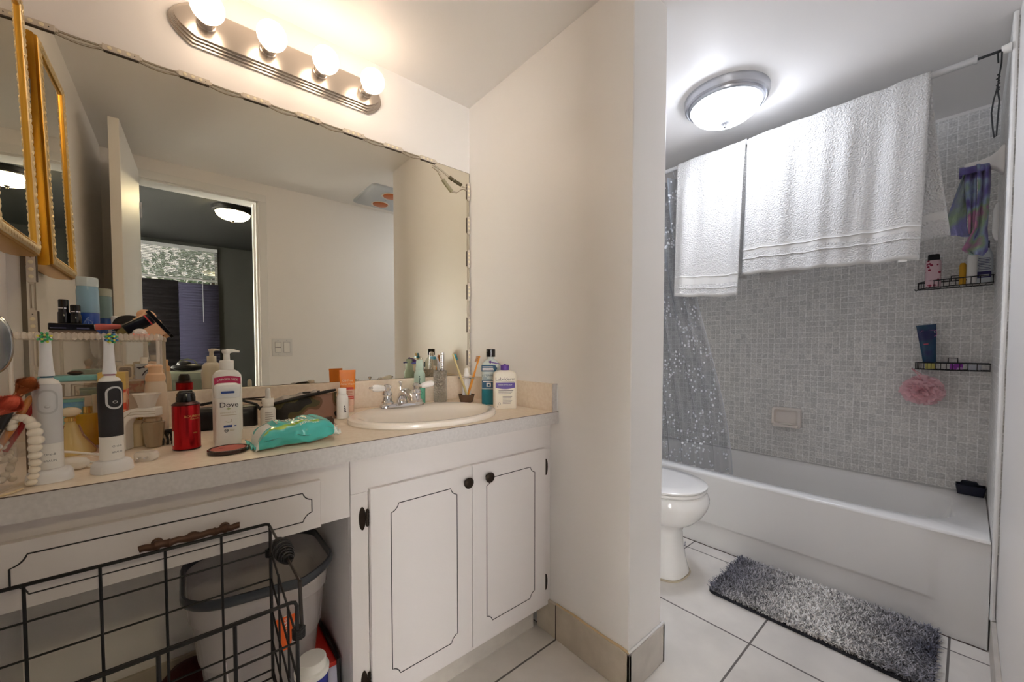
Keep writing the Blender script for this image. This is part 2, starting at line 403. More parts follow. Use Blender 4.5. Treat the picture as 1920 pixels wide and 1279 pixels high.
# --- countertop with an oval cut-out
SX, SY, SA, SB = .622, 1.188, .250, .203
t = thing('countertop', 'beige laminate vanity countertop with grey front edge and low backsplash', 'countertop', (0, 1.25, CT-.04))
b = MB()
def ell(k, n, a, b_): q = 2*math.pi*k/n; return (SX+a*math.cos(q), SY+b_*math.sin(q))
n = 64; hx0, hx1, hy0, hy1 = .36, .885, YC+.001, 1.42
def rectpt(k):
    q = 2*math.pi*k/n; c, s_ = math.cos(q), math.sin(q)
    ax = (hx1-SX) if c > 0 else (SX-hx0); ay = (hy1-SY) if s_ > 0 else (SY-hy0)
    tt = min(ax/abs(c) if abs(c) > 1e-6 else 9, ay/abs(s_) if abs(s_) > 1e-6 else 9)
    return (SX+c*tt, SY+s_*tt)
inn = [ell(k, n, SA-.015, SB-.015) for k in range(n)]; out = [rectpt(k) for k in range(n)]
for z, flip in ((.04, 0), (0, 1)):
    vs = [(x, y-1.25, z) for x, y in inn]+[(x, y-1.25, z) for x, y in out]
    fs = [(k, (k+1) % n, (k+1) % n+n, k+n) for k in range(n)]
    b.add(vs, [tuple(reversed(f)) for f in fs] if flip else fs, 0)
b.add([(x, y-1.25, 0) for x, y in inn]+[(x, y-1.25, .04) for x, y in inn], [(k, (k+1) % n, (k+1) % n+n, k+n) for k in range(n)], 0)
# corners of the hole rectangle not reached by the fan are filled by overlapping strips
b.box(XL+.001, hx0, YC+.001-1.25, D-.011-1.25, 0, .04); b.box(hx1, 1.0265, YC+.001-1.25, D-.011-1.25, 0, .04); b.box(hx0, hx1, hy1-1.25, D-.011-1.25, 0, .04)
for (xa, ya, k0) in ((hx1, hy1, 0), (hx0, hy1, 1), (hx0, hy0, 2), (hx1, hy0, 3)):
    # small triangle between the two fan points that straddle the corner
    best = sorted(range(n), key=lambda k: (out[k][0]-xa)**2+(out[k][1]-ya)**2)[:6]
    c1 = [k for k in best if abs(out[k][0]-xa) < 1e-6][:1]; c2 = [k for k in best if abs(out[k][1]-ya) < 1e-6][:1]
    if c1 and c2:
        p, q = out[c1[0]], out[c2[0]]
        b.add([(p[0], p[1]-1.25, .04), (xa, ya-1.25, .04), (q[0], q[1]-1.25, .04)], [(0, 1, 2)], 0)
b.build('counter_slab', LAMTOP, t)
b = MB(); b.box(XL+.001, 1.0265, YC-.002-1.25, YC+.001-1.25, -.002, .0395); b.build('front_edge', LAMEDGE, t)
b = MB(); b.box(XL+.001, 1.0265, YC-.0015-1.25, YC+.0012-1.25, .0395, .0407); b.build('edge_seam', mat('dark_seam', (96, 80, 70), .7), t)
b = MB(); b.box(XL+.001, 1.0265, D-.0215-1.25, D-.0005-1.25, .04, .143); b.build('backsplash', LAMTOP, t, bevel=.001)
b = MB(); b.box(1.0065, 1.0268, YC+.012-1.25, D-.022-1.25, .04, .1395, 0); b.box(1.0055, 1.0270, YC+.0055-1.25, YC+.012-1.25, .04, .1405, 1)
b.tube([(1.027, YC+.006-1.25, .0+.015*k) for k in range(10)], .002, 6, 2)
b.build('side_splash', [LAMTOP, LAMEDGE, CAULK], t)
# --- sink
t = thing('bathroom_sink', 'cream oval drop-in sink set in the beige countertop', 'sink', (SX, SY, CT))
prof = [(1.0, .0005), (1.005, .006), (.995, .013), (.97, .017), (.93, .018), (.88, .015), (.845, .008), (.82, -.005), (.78, -.04), (.70, -.09), (.55, -.125), (.30, -.142), (.10, -.146)]
b = MB(); rs = []
for f_, z in prof:
    sh = -.030*sm(.93, .80, f_)
    rs.append([(SA*f_*math.cos(2*math.pi*k/64), SB*f_*math.sin(2*math.pi*k/64)*(1 if f_ > .93 else 1-.13*sm(.93, .8, f_))+sh, z) for k in range(64)])
b.rings(rs, 0, False, True); b.build('basin', PORCW, t)
b = MB(); b.lathe([(.021, -.1455), (.021, -.142), (.015, -.1435), (.002, -.1445)], 24, 0, (0, -.030, 0)); b.build('drain', CHROME, t)
# --- faucet
fx, fy = .610, 1.352
t = thing('centerset_faucet', 'chrome two-handle faucet with white porcelain levers at the back of the sink', 'faucet', (fx, fy, CT+.0165), rz=R(-3))
b = MB(); o_ = sup(.083, .027, 3.2, 40)
b.rings([[(x*s_, y*s_, z) for x, y in o_] for s_, z in ((1, 0), (1, .005), (.95, .010), (.86, .013))], 0)
b.build('base_plate', CHROME, t)
for s_ in (-1, 1):
    b = MB(); b.lathe([(.021, .010), (.022, .018), (.016, .026), (.0145, .04), (.018, .046), (.0165, .054), (.012, .06), (.0125, .066), (.015, .073), (.010, .081), (.002, .084)], 24, 0, (.055*s_, 0, 0))
    h = b.build('valve_body', CHROME, t)
    b = MB(); ax_ = [(.055*s_+s_*q, -.008-.25*q, .070+(.10 if s_ < 0 else .22)*(q-.012)) for q in (.014, .018, .026, .040, .054, .060)]
    b.tube(ax_, .01, 16, 0, radii=[.006, .0095, .0112, .0125, .0115, .007]); l = b.build('lever', PORC, h)
    b = MB(); e = ax_[-1]; b.tube([(e[0]-s_*.002, e[1], e[2]), (e[0]+s_*.003, e[1]-.001, e[2]), (e[0]+s_*.009, e[1]-.002, e[2]), (e[0]+s_*.012, e[1]-.003, e[2])], .004, 12, 0, radii=[.0055, .0035, .0045, .0015])
    b.build('lever_tip', CHROME, h); b = MB(); b.tube([(.055*s_+s_*.006, -.004, .070), ax_[0], ax_[1]], .006, 12, 0, radii=[.0065, .0065, .0075]); b.build('lever_neck', CHROME, h)
b = MB(); b.tube([(0, .004, .010), (0, .003, .026), (0, -.004, .040), (0, -.022, .052), (0, -.048, .055), (0, -.075, .048), (0, -.098, .036), (0, -.105, .027)], .012, 18, 0, radii=[.021, .018, .0165, .015, .0135, .0125, .012, .0115])
b.build('spout', CHROME, t)
b = MB(); b.tube([(0, .016, .030), (0, .016, .074)], .0022, 8); b.lathe([(.003, .070), (.0035, .078), (.0075, .086), (.0075, .089), (.002, .091)], 16, 0, (0, .016, 0)); b.build('lift_rod', CHROME, t)
# ================================================================== MIRROR, STRIP LIGHT, BULB BAR
MX0, MX1, MZ0, MZ1 = -.289, 1.022, .9435, 1.872
t = thing('wall_mirror', 'large frameless vanity mirror on the wall above the backsplash', 'mirror', ((MX0+MX1)/2, D, MZ0))
b = MB(); w_ = (MX1-MX0)/2; b.box(-w_, w_, -.0065, -.0015, 0, MZ1-MZ0, 0); b.build('mirror_glass', MIRROR, t)
b = MB(); 
for p, q in (((-w_, 0), (w_, 0)), ((w_, 0), (w_, MZ1-MZ0)), ((w_, MZ1-MZ0), (-w_, MZ1-MZ0)), ((-w_, MZ1-MZ0), (-w_, 0))):
    b.tube([(p[0], -.0035, p[1]), (q[0], -.0035, q[1])], .0026, 6)
b.box(-w_-.009, -w_+.001, -.006, -.0012, 0, MZ1-MZ0)
b.build('mirror_edge', mat('worn_mirror_edge', (120, 110, 96), .5, .5), t)
# strip light
t = thing('led_strip_light', 'string of small clear light modules wired around the edge of the vanity mirror', 'strip light', (0, D-.007, 0))
LEDM = mat('module_translucent_plastic', (226, 216, 200), .3, alpha=.92); LEDD = mat('module_dark_side', (104, 92, 82), .5); LEDW = mat('thin_silver_wire', (188, 176, 158), .45, .2); CHIP = mat('led_chip', (245, 235, 205), .4); DOTM = mat('tiny_black_dot', (30, 26, 24), .5)
def module(x, z, ang, first=[None]):
    if first[0] is None:
        b = MB(); b.box(-.036, .036, -.006, -.0005, -.0075, .0075, 0); b.box(-.034, .034, -.0055, -.0007, -.0092, -.0075, 1)
        for q in (-.022, -.004, .014): b.lathe([(.0048, 0), (.0045, .0012), (.001, .0016)], 12, 2); b.xf(len(b.v)-36, Matrix.Translation((q, -.006, 0)) @ Matrix.Rotation(R(90), 4, 'X'))
        b.ball((.026, -.0062, 0), .0014, 3, 6, 4)
        for q in (-.038, .038): b.box(q-.003, q+.003, -.004, -.001, -.004, .004, 0)
        o = b.build('led_module', [LEDM, LEDD, CHIP, DOTM], t, bevel=.0008); first[0] = o
    else:
        o = first[0].copy(); col.objects.link(o)
    o.parent = t; o.location = (x, 0, z); o.rotation_euler = (0, ang, 0)
    return o
zt = MZ1-.004
txs = [-.262+.1535*k for k in range(8)]
for x in txs: module(x, zt+.003, R(rnd.uniform(-1, 1)))
rzs = [1.83-.0-.150*k for k in range(6)]
rzs = [1.787-.153*k for k in range(6)]
for z in rzs: module(MX1-.006, z, R(90))
lzs = [1.268-.141*k for k in range(3)]
for z in lzs+[1.55, 1.70]: module(MX0+.009, z, R(-90))
for dz in (-.004, .004):
    pts = []
    for k in range(len(txs)-1):
        pts += [(txs[k]+.036+.0775*q/6, -.003, zt+dz-.004*math.sin(math.pi*q/6)*(1.4 if dz < 0 else .3)) for q in range(7)]
    b = MB(); b.tube([(txs[0], -.003, zt+dz)]+pts, .0011, 5); b.build('wire', LEDW, t)
for dx in (-.003, .003):
    b = MB(); b.tube([(MX1-.006+dx-.002*math.sin(math.pi*(q % 6)/5)*(q//6 % 2), -.003, rzs[0]-.036-.153*(q//6)-.081*(q % 6)/5) for q in range(6*(len(rzs)-1))], .0011, 5); b.build('wire', LEDW, t)
ll = sorted(lzs+[1.55, 1.70], reverse=True)
for dx in (-.003, .004):
    b = MB(); b.tube([(MX0+.009+dx, -.003, ll[0]-(ll[0]-ll[-1])*q/20) for q in range(21)], .0011, 5); b.build('wire', LEDW, t)
def px(u, v, y=D-.011): p = at(u, v, 'y', y); return (p.x, y-(D-.007), p.z)
b = MB(); b.tube([px(*q) for q in ((812, 312), (822, 320), (828, 332), (833, 338))], .0013, 5); b.build('wire', LEDW, t)
b = MB(); b.tube([px(*q) for q in ((848, 359), (858, 361), (866, 355), (872, 354), (876, 358))], .0013, 5); b.build('wire', LEDW, t)
b = MB(); b.tube([px(*q) for q in ((812, 308), (828, 318), (843, 331))], .001, 5); b.build('wire', LEDW, t)
b = MB(); b.tube([px(*q) for q in ((866, 349), (872, 351), (877, 348))], .001, 5); b.build('wire', LEDW, t)
b = MB(); b.tube([px(*q) for q in ((300, 735), (302, 735), (304, 734))], .001, 5); b.build('wire', LEDW, t)
b = MB(); b.tube([px(831, 336), px(838, 346), px(848, 359)], .006, 8, 0); b.build('inline_switch', mat('grey_green_plastic', (168, 162, 132), .5), t)
b = MB(); b.tube([px(843, 331), px(850, 337)], .0055, 6, 0); b.tube([px(852, 338), px(866, 347)], .005, 6, 0); b.build('plug_connector', mat('olive_dark_plastic', (96, 86, 60), .4), t)
# bulb bar
bx0, bx1, bzc = -.012, .612, 2.028
t = thing('vanity_light_bar', 'brushed nickel bar with four round white bulbs above the mirror', 'light fixture', ((bx0+bx1)/2, D, bzc))
b = MB()
def lens(hl, h, bow, n=14):
    p = []
    for k in range(n+1): u = -1+2*k/n; p.append((hl+bow*(1-u*u), h*u))
    for k in range(n+1): u = 1-2*k/n; p.append((-hl-bow*(1-u*u), h*u))
    return p
hl = (bx1-bx0)/2
steps = [(1.0, .062, 0), (1.0, .062, -.006), (.985, .056, -.007), (.985, .056, -.013), (.97, .050, -.014), (.97, .050, -.021), (.955, .045, -.022), (.955, .045, -.030)]
rs = []
for f_, h, y in steps:
    rs.append([(x, y-.0005, z) for x, z in lens(hl*f_-.05, h, .05)])
b.rings(rs, 0, True, True); b.build('backplate', NICKEL, t, bevel=.001, smooth=30)
BULBM = mat('lit_frosted_bulb', (255, 250, 240), .4, emit=(255, 228, 200), estr=BULB)
for x, z in ((.074, 2.028), (.230, 2.028), (.384, 2.028), (.540, 2.028)):
    lx = x-(bx0+bx1)/2
    b = MB(); k = b.mark(); b.lathe([(.0235, 0), (.0235, .010), (.021, .012), (.021, .030), (.0225, .032), (.0225, .037), (.019, .037)], 24, 0)
    b.xf(k, Matrix.Translation((lx, -.030, 0)) @ Matrix.Rotation(R(90), 4, 'X')); s_ = b.build('socket', NICKEL, t)
    b = MB(); k = b.mark(); b.lathe([(.016, .0), (.018, .006)]+[(.0405*math.sin(R(a)), .044-.0405*math.cos(R(a))) for a in range(28, 181, 9)], 32, 0)
    b.xf(k, Matrix.Translation((lx, -.066, 0)) @ Matrix.Rotation(R(90), 4, 'X')); b.build('bulb', BULBM, t)
# ================================================================== GOLD FRAMED MIRROR on the left wall
gy0, gy1, gz0, gz1, gx = 1.165, 1.462, 1.285, 1.880, -.254
t = thing('gold_framed_mirror', 'rectangular mirror in carved gold frame hung on the left wall beside the vanity mirror', 'mirror', (XL, (gy0+gy1)/2, gz0), rot=(0, R(-1.3), 0))
hw = (gy1-gy0)/2; dx = gx-XL
b = MB()
def frame_ring(mb, prof, m):
    """prof: (inset from the outside edge, height off the wall)"""
    H = gz1-gz0; rs = []
    for i_, x_ in prof: rs.append([(x_, -hw+i_, i_), (x_, hw-i_, i_), (x_, hw-i_, H-i_), (x_, -hw+i_, H-i_)])
    mb.rings(rs, m, False, False)
frame_ring(b, [(.004, .012), (.002, .02), (0, .03), (0, dx-.012), (.002, dx-.006), (.004, dx-.006)], 0)
frame_ring(b, [(.004, dx-.006), (.004, dx-.001), (.005, dx), (.007, dx-.001)], 0)
frame_ring(b, [(.025, dx-.001), (.027, dx+.001), (.029, dx), (.031, dx-.004)], 0)
b.build('gold_frame', GOLD, t, smooth=25)
b = MB(); frame_ring(b, [(.007, dx-.001), (.010, dx+.002), (.014, dx+.003), (.020, dx+.003), (.023, dx+.001), (.025, dx-.001)], 0)
H = gz1-gz0
def bead(y, z, a, k):
    q = b.mark(); b.ball((0, 0, 0), (.0032, .0044, .0088), 0, 8, 6)
    b.xf(q, Matrix.Translation((dx+.002, y, z)) @ Matrix.Rotation(a+(R(38) if k % 2 else R(-38)), 4, 'X'))
nv = 46; nh = 30
for k in range(nv): 
    z = .022+(H-.044)*k/(nv-1)
    for y in (-hw+.0160, hw-.0160): bead(y, z, 0, k)
for k in range(nh):
    y = -hw+.022+(2*hw-.044)*k/(nh-1)
    for z in (.0160, H-.0160): bead(y, z, R(90), k)
b.build('carved_band', GOLDP, t)
b = MB(); b.box(dx-.008, dx-.004, -hw+.030, hw-.030, .030, H-.030); b.build('mirror_glass', MIRROR, t)
b = MB(); b.box(.001, .012, -hw+.01, hw-.01, .01, H-.01); b.build('backing_board', mat('brown_board', (150, 128, 100), .8), t)
# ================================================================== DOOR (open into the room, seen in the mirror)
t = thing('door_leaf', 'white door standing open against the left of the doorway, seen in the vanity mirror', 'door', (-.186, YW+.004, .012), rz=R(92))
b = MB(); b.box(0, .655, -.018, .018, 0, 2.07); dl = b.build('door_panel', TRIM, t, bevel=.002)
for z in (.25, 1.05, 1.85):
    b = MB(); b.cyl((-.004, -.022, z-.045), (-.004, -.022, z+.045), .006, 8); b.build('hinge', NICKELC, t)
b = MB(); b.lathe([(.028, 0), (.026, .006), (.011, .010), (.011, .035), (.026, .045), (.027, .058), (.018, .066), (.002, .067)], 20, 0); b.xf(0, Matrix.Translation((.60, -.018, .95)) @ Matrix.Rotation(R(90), 4, 'X')); b.build('door_knob', NICKELC, t)
# light switches on the doorway wall
sp0 = at(509, 634, 'y', 3.058-YW); sp1 = at(548, 668, 'y', 3.058-YW)
t = thing('light_switch_plate', 'white double switch plate on the wall beside the doorway, seen in the mirror', 'light switch', (.532, YW, 1.072))
b = MB(); b.box(-.062, .062, .0003, .006, -.061, .061); b.build('cover_plate', mat('off_white_plate', (228, 227, 225), .4), t, bevel=.002)
b = MB(); b.box(.0065, .0475, .0055, .0068, -.0365, .0365); b.box(-.0445, -.0075, .0055, .0068, -.0365, .0365); b.build('rocker_gap_shadow', mat('gap_shadow_grey', (120, 120, 122), .6), t)  # grey boxes paint the shadow line around the rockers
b = MB(); b.box(.008, .046, .005, .010, -.035, .035); b.build('rocker', WHITE, t, bevel=.0015)
for z in (-.0185, .0185):
    b = MB(); b.box(-.043, -.009, .005, .010, z-.0165, z+.0165); b.build('rocker', WHITE, t, bevel=.0015)
for x in (-.026, .027):
    for z in (-.048, .048): b = MB(); b.ball((x, .006, z), (.003, .0012, .003), 0, 8, 6); b.build('screw', NICKELC, t)
# heat-lamp vent on the ceiling
t = thing('heat_lamp_vent', 'square ceiling vent with two copper coloured heat bulbs, seen in the mirror', 'ceiling vent', (1.16, .22, CEIL))
b = MB(); o_ = rrect(.34, .42, .03); b.rings([[(x, y, 0) for x, y in o_], [(x, y, -.012) for x, y in o_], [(x*.95, y*.95, -.018) for x, y in o_]], 0); b.build('vent_plate', mat('grey_vent_plate', (196, 202, 208), .4), t)
COP = mat('copper_reflector', (190, 105, 50), .3, .8)
for y in (-.10, .10):
    b = MB(); b.lathe([(.062, -.018), (.066, -.022), (.062, -.024), (.050, -.019), (.030, -.0185)], 28, 0, (0, y, 0), cap0=False); lm = b.build('lamp_ring', mat('white_ring', (236, 230, 220), .4), t)
    b = MB(); b.lathe([(.056, -.019), (.052, -.0255), (.035, -.0285), (.001, -.0295)], 28, 0, (0, y, 0), cap0=False); b.build('heat_bulb', COP, lm)
b = MB(); b.lathe([(.006, -.018), (.006, -.023), (.001, -.025)], 12, 0); b.build('screw', NICKELC, t)
# ================================================================== CEILING LAMPS
def flush_lamp(name, label, loc, r, estr, metal, ecol, hang=False):
    t = thing(name, label, 'ceiling light', loc)
    b = MB(); b.lathe([(r, 0), (r*1.0, -.008), (r*.985, -.016), (r*.97, -.030), (r*.93, -.036), (r*.90, -.034), (r*.885, -.042), (r*.84, -.046), (r*.80, -.042)], 56, 0, cap1=False)
    b.build('lamp_pan', metal, t)
    g = mat('lit_glass_'+name, (240, 244, 248), .25, emit=ecol, estr=estr)
    N, L, bs = nodes(g)
    # brighter where the two bulbs sit behind the alabaster glass
    tc = N.new('ShaderNodeTexCoord'); acc = None
    for (x, y) in ((r*.35, -r*.25), (-r*.38, r*.22)):
        v = N.new('ShaderNodeVectorMath'); v.operation = 'DISTANCE'; v.inputs[1].default_value = (x, y, -r*.45); L.new(tc.outputs['Object'], v.inputs[0])
        mr = N.new('ShaderNodeMapRange'); mr.interpolation_type = 'SMOOTHSTEP'; mr.inputs['From Min'].default_value = r*.15; mr.inputs['From Max'].default_value = r*.75; mr.inputs['To Min'].default_value = 1.0; mr.inputs['To Max'].default_value = .16
        L.new(v.outputs['Value'], mr.inputs['Value'])
        if acc is None: acc = mr.outputs[0]
        else:
            mx = N.new('ShaderNodeMath'); mx.operation = 'MAXIMUM'; L.new(acc, mx.inputs[0]); L.new(mr.outputs[0], mx.inputs[1]); acc = mx.outputs[0]
    ml = N.new('ShaderNodeMath'); ml.operation = 'MULTIPLY'; ml.inputs[1].default_value = estr; L.new(acc, ml.inputs[0]); L.new(ml.outputs[0], bs.inputs['Emission Strength'])
    b = MB(); b.lathe([(r*.82, -.040)]+[(r*.81*math.cos(R(a)), -.042-r*.42*math.sin(R(a))) for a in range(6, 90, 7)]+[(.002, -.042-r*.42)], 56, 0, cap0=False); b.build('glass_bowl', g, t)
    b = MB(); z = -.042-r*.42; b.lathe([(.020, z+.002), (.018, z-.004), (.008, z-.007), (.006, z-.013), (.008, z-.018), (.002, z-.022)], 20, 0); b.build('finial', metal, t)
    return t
fl = flush_lamp('flush_ceiling_lamp', 'round brushed nickel flush lamp glowing cool white above the tub', (1.84, .725, CEIL), .168, DOME, NICKELC, (236, 242, 255))
bl = flush_lamp('bedroom_ceiling_lamp', 'dark-rimmed round flush lamp in the dim far room, seen in the mirror', (.404, -1.66, 2.42), .17, BEDLAMP, mat('dark_lamp_rim', (34, 32, 30), .4, .6), (255, 236, 190))
b = MB(); b.tube([(-.02, -.12, -.02), (-.02, -.165, -.006), (-.02, -.33, -.004)], .006, 8); b.build('cable_cover', mat('pale_cable_cover', (190, 184, 170), .6), bl)
# ================================================================== FAR ROOM: blinds, dark shade, tote
BL = mat('white_blind_slat', (168, 172, 178), .5); DKB = mat('dark_purple_fabric', (46, 45, 54), .8, bump=(60, .4, .004)); DKB2 = mat('slate_purple_fabric', (66, 66, 92), .8, bump=(60, .4, .004))
t = thing('venetian_blind', 'white slatted blind over the upper part of the far window, seen in the mirror', 'blind', (-.38, YF+.03, 1.95))
b = MB(); b.box(-.76, .762, -.015, .015, .38, .42); b.build('head_rail', BL, t)
b = MB(); zz = .012
while zz < .385:
    k = b.mark(); b.box(-.755, .757, -.011, .011, -.0006, .0006); b.xf(k, Matrix.Translation((0, 0, zz)) @ Matrix.Rotation(R(14), 4, 'X')); zz += .0185
b.build('slats', BL, t)
b = MB(); b.box(-.757, .759, -.012, .012, -.012, .004); b.build('bottom_rail', BL, t)
b = MB(); b.tube([(.60, .012, .38), (.60, .05, .34), (.60, .05, -.55)], .003, 6); b.build('wand', mat('clear_grey_wand', (190, 196, 205), .3), t)
t = thing('dark_window_shade', 'near-black striped shade hanging below the white blind in the far room', 'shade', (-.58, YF+.02, .72))
b = MB(); b.grid(lambda u, v: (-.56+1.12*u, .012*math.sin(v*2*math.pi*16), 1.20*v), 2, 192, 0); b.build('shade_fabric', DKB, t, solid=.004)
b = MB(); b.box(-.56, .56, -.012, .012, -.02, 0); b.build('hem_bar', DKB, t)
t = thing('purple_window_shade', 'slate purple shade hanging in front of the near-black one in the far room', 'shade', (.18, YF+.055, .72))
b = MB(); b.grid(lambda u, v: (-.20+.405*u, .007*math.sin(v*2*math.pi*34), 1.18*v), 2, 240, 0); b.build('shade_fabric', DKB2, t, solid=.004)
b = MB(); b.box(-.20, .205, -.012, .012, -.02, 0); b.build('hem_bar', DKB2, t)
OL = mat('grey_green_plastic_tote', (104, 108, 92), .5)
t = thing('laundry_hamper', 'grey-green lidded hamper in the far room, seen in the mirror behind the toiletries', 'hamper', (.03, -.94, 0), rz=R(4))
b = MB(); b.rings([[(x*s_, y*s_, z) for x, y in rrect(.40, .30, .05)] for s_, z in ((.85, 0), (.9, .3), (1, .83))], 0); b.build('hamper_body', OL, t)
b = MB(); b.rings([[(x*s_, y*s_, z) for x, y in rrect(.42, .32, .05)] for s_, z in ((1, .83), (1, .86), (.95, .878), (.8, .885))], 0); b.build('lid', mat('pale_grey_green_lid', (120, 124, 108), .5), t)
t = thing('black_bag', 'small black bag lying on the grey-green hamper in the far room', 'bag', (.03, -.94, .8855))
b = MB(); b.ball((0, 0, .03), (.10, .06, .03), 0, 20, 10); b.ball((-.02, 0, .055), (.045, .04, .028), 0, 16, 8); b.build('bag_body', BLACK, t)
b = MB(); b.tube([(-.06, 0, .055), (-.04, 0, .085), (0, 0, .095), (.04, 0, .085), (.06, 0, .05)], .004, 8); b.build('bag_handle', mat('olive_strap', (84, 88, 48), .7), t)
# a tree outside the far window
LEAF = mat('green_foliage', (140, 160, 128), .8, var=(9, (104, 128, 100), .35, .65)); BARK = mat('bark', (84, 66, 50), .9)
t = thing('garden_tree', 'leafy green tree outside the far window behind the white blind', 'tree', (.5, -7.6, -.6))
b = MB(); b.tube([(0, 0, 0), (.05, 0, 1.2), (0, .05, 2.4), (.1, 0, 3.4)], .1, 10, 0, radii=[.14, .11, .09, .05]); b.build('trunk', BARK, t)
b = MB()
for k in range(1500):
    a, q, rr = rnd.uniform(0, 6.283), rnd.uniform(-1, 1), rnd.random()**.4
    c = Vector((1.25*rr*math.cos(a)*math.sqrt(1-q*q), .9*rr*math.sin(a)*math.sqrt(1-q*q), 3.0+.95*rr*q))
    e1 = Vector((rnd.gauss(0, 1), rnd.gauss(0, 1), rnd.gauss(0, 1))).normalized()*.050; e2 = e1.cross(Vector((rnd.gauss(0, 1), rnd.gauss(0, 1), rnd.gauss(0, 1)))).normalized()*.05
    b.add([c-e1, c+e2, c+e1, c-e2], [(0, 1, 2, 3)], 0)
b.build('foliage', LEAF, t)
# ================================================================== BATHTUB
TX0, TX1, TY0, TY1, RIM = XT, XB-.002, YTILE+.001, D-.010, .393
tcx, tcy = (TX0+TX1)/2, (TY0+TY1)/2
t = thing('bathtub', 'white alcove bathtub with plain apron along the tiled wall', 'bathtub', (tcx, tcy, 0))
b = MB(); hwx, hwy = (TX1-TX0)/2, (TY1-TY0)/2
N_ = 96
def outer(k):
    q = 2*math.pi*(k+.5)/N_; c, s_ = math.cos(q), math.sin(q)
    tt = min(hwx/abs(c) if abs(c) > 1e-9 else 99, hwy/abs(s_) if abs(s_) > 1e-9 else 99)
    return (c*tt, s_*tt)
icx = .012
def inner(k, ax_, ay, e, x0=icx, y0=0):
    q = 2*math.pi*(k+.5)/N_
    # match angular position to the outer ring for an even fan
    o_ = _outer(k); th = math.atan2(o_[1]/hwy, o_[0]/hwx)
    c, s_ = math.cos(th), math.sin(th)
    return (x0+ax_*math.copysign(abs(c)**(2/e), c), y0+ay*math.copysign(abs(s_)**(2/e), s_))
_cor = {}
for cx_, cy_ in ((1, 1), (-1, 1), (-1, -1), (1, -1)):
    _cor[min(range(N_), key=lambda k: (outer(k)[0]-cx_*hwx)**2+(outer(k)[1]-cy_*hwy)**2)] = (cx_*hwx, cy_*hwy)
_outer = outer
def outer(k): return _cor.get(k, _outer(k))
rs = [[(*outer(k), RIM-.012) for k in range(N_)]]
rs.append([(outer(k)[0]*.996, outer(k)[1]*.998, RIM-.003) for k in range(N_)])
rs.append([(outer(k)[0]*.985, outer(k)[1]*.994, RIM) for k in range(N_)])
for ax_, ay, z, e in ((.272, .715, RIM-.001, 4.2), (.264, .705, RIM-.006, 4.2), (.256, .695, RIM-.020, 4.2), (.245, .675, RIM-.09, 4.0), (.232, .640, .20, 3.8), (.218, .600, .13, 3.5), (.19, .55, .095, 3.2), (.14, .48, .085, 3.0), (.05, .2, .08, 2.5)):
    rs.append([(*inner(k, ax_, ay, e), z) for k in range(N_)])
b.rings(rs, 0, False, True)
# apron with a shallow sunken panel
def apr(u, v):
    y = -hwy+2*hwy*u; z = (RIM-.012)*v
    yy = y+tcy
    top = RIM-.055
    ins = sm(.06, .075, yy)*sm(1.46, 1.445, yy)*sm(.118, .130, z)
    lip = sm(.125, .105, z)
    return (-hwx+.007-.0065*ins, y, z)
b.grid(apr, 150, 90, 0)
b.box(-hwx+.001, hwx, -hwy, -hwy+.002, 0, RIM-.012); b.box(-hwx+.001, hwx, hwy-.002, hwy, 0, RIM-.012)
b.build('tub_shell', TUBM, t, smooth=50)
b = MB(); b.tube([(-hwx-.001, -hwy+2*hwy*k/40, .0015+.001*math.sin(k*2.3)) for k in range(41)], .0022, 6); b.build('floor_seam', GROUTD, t)
b = MB(); b.lathe([(.024, .083), (.024, .087), (.018, .0855), (.002, .085)], 24, 0, (icx, -.42, 0)); b.build('drain', CHROME, t)
# ================================================================== TOILET (faces the doorway)
txc = 1.752
t = thing('toilet', 'white toilet with closed lid between the partition and the tub', 'toilet', (txc, .985, 0))
def egg(a, bf, bb, e=2.2, n=56, yc=0):
    p = []
    for k in range(n):
        q = 2*math.pi*k/n; c, s_ = math.cos(q), math.sin(q); bb_ = bb if s_ > 0 else bf
        p.append((a*math.copysign(abs(c)**(2/e), c), yc+bb_*math.copysign(abs(s_)**(2/e), s_)))
    return p
b = MB()
secs = [(.108, .150, .33, 3.0, .0, 0), (.110, .153, .33, 3.0, .0, .012), (.102, .142, .32, 3.0, .0, .05), (.092, .130, .31, 2.8, .0, .12), (.086, .124, .31, 2.7, .0, .20), (.092, .136, .31, 2.6, .0, .238), (.130, .185, .31, 2.4, .0, .262), (.160, .215, .30, 2.3, 0, .292), (.180, .233, .29, 2.2, 0, .325), (.190, .242, .28, 2.2, 0, .355), (.190, .242, .27, 2.2, 0, .372), (.183, .234, .26, 2.2, 0, .392), (.178, .228, .25, 2.2, 0, .400)]
b.rings([[(x, y, z) for x, y in egg(a, bf, bb, e, yc=yc)] for a, bf, bb, e, yc, z in secs], 0)
b.build('bowl', PORC, t, smooth=60)
b = MB(); o_ = egg(.110, .153, .33, 3.0)
b.tube([(x*1.01, y*1.01, .003) for x, y in o_], .005, 6, 0, closed=True); b.build('base_caulk', mat('aged_caulk', (196, 184, 160), .7, bump=(90, .6, .003)), t)
b = MB(); b.rings([[(x, y, z) for x, y in egg(a, bf, .215, 2.2)] for a, bf, z in ((.176, .226, .402), (.180, .230, .406), (.181, .231, .414), (.178, .228, .418))], 0); b.build('seat', PORC, t, smooth=50)
b = MB(); b.rings([[(x, y, z) for x, y in egg(a, bf, bb, 2.2)] for a, bf, bb, z in ((.178, .228, .215, .4195), (.183, .233, .218, .424), (.184, .234, .218, .431), (.176, .226, .212, .437), (.13, .17, .17, .440), (.05, .07, .07, .441))], 0); b.build('lid', PORC, t, smooth=50)
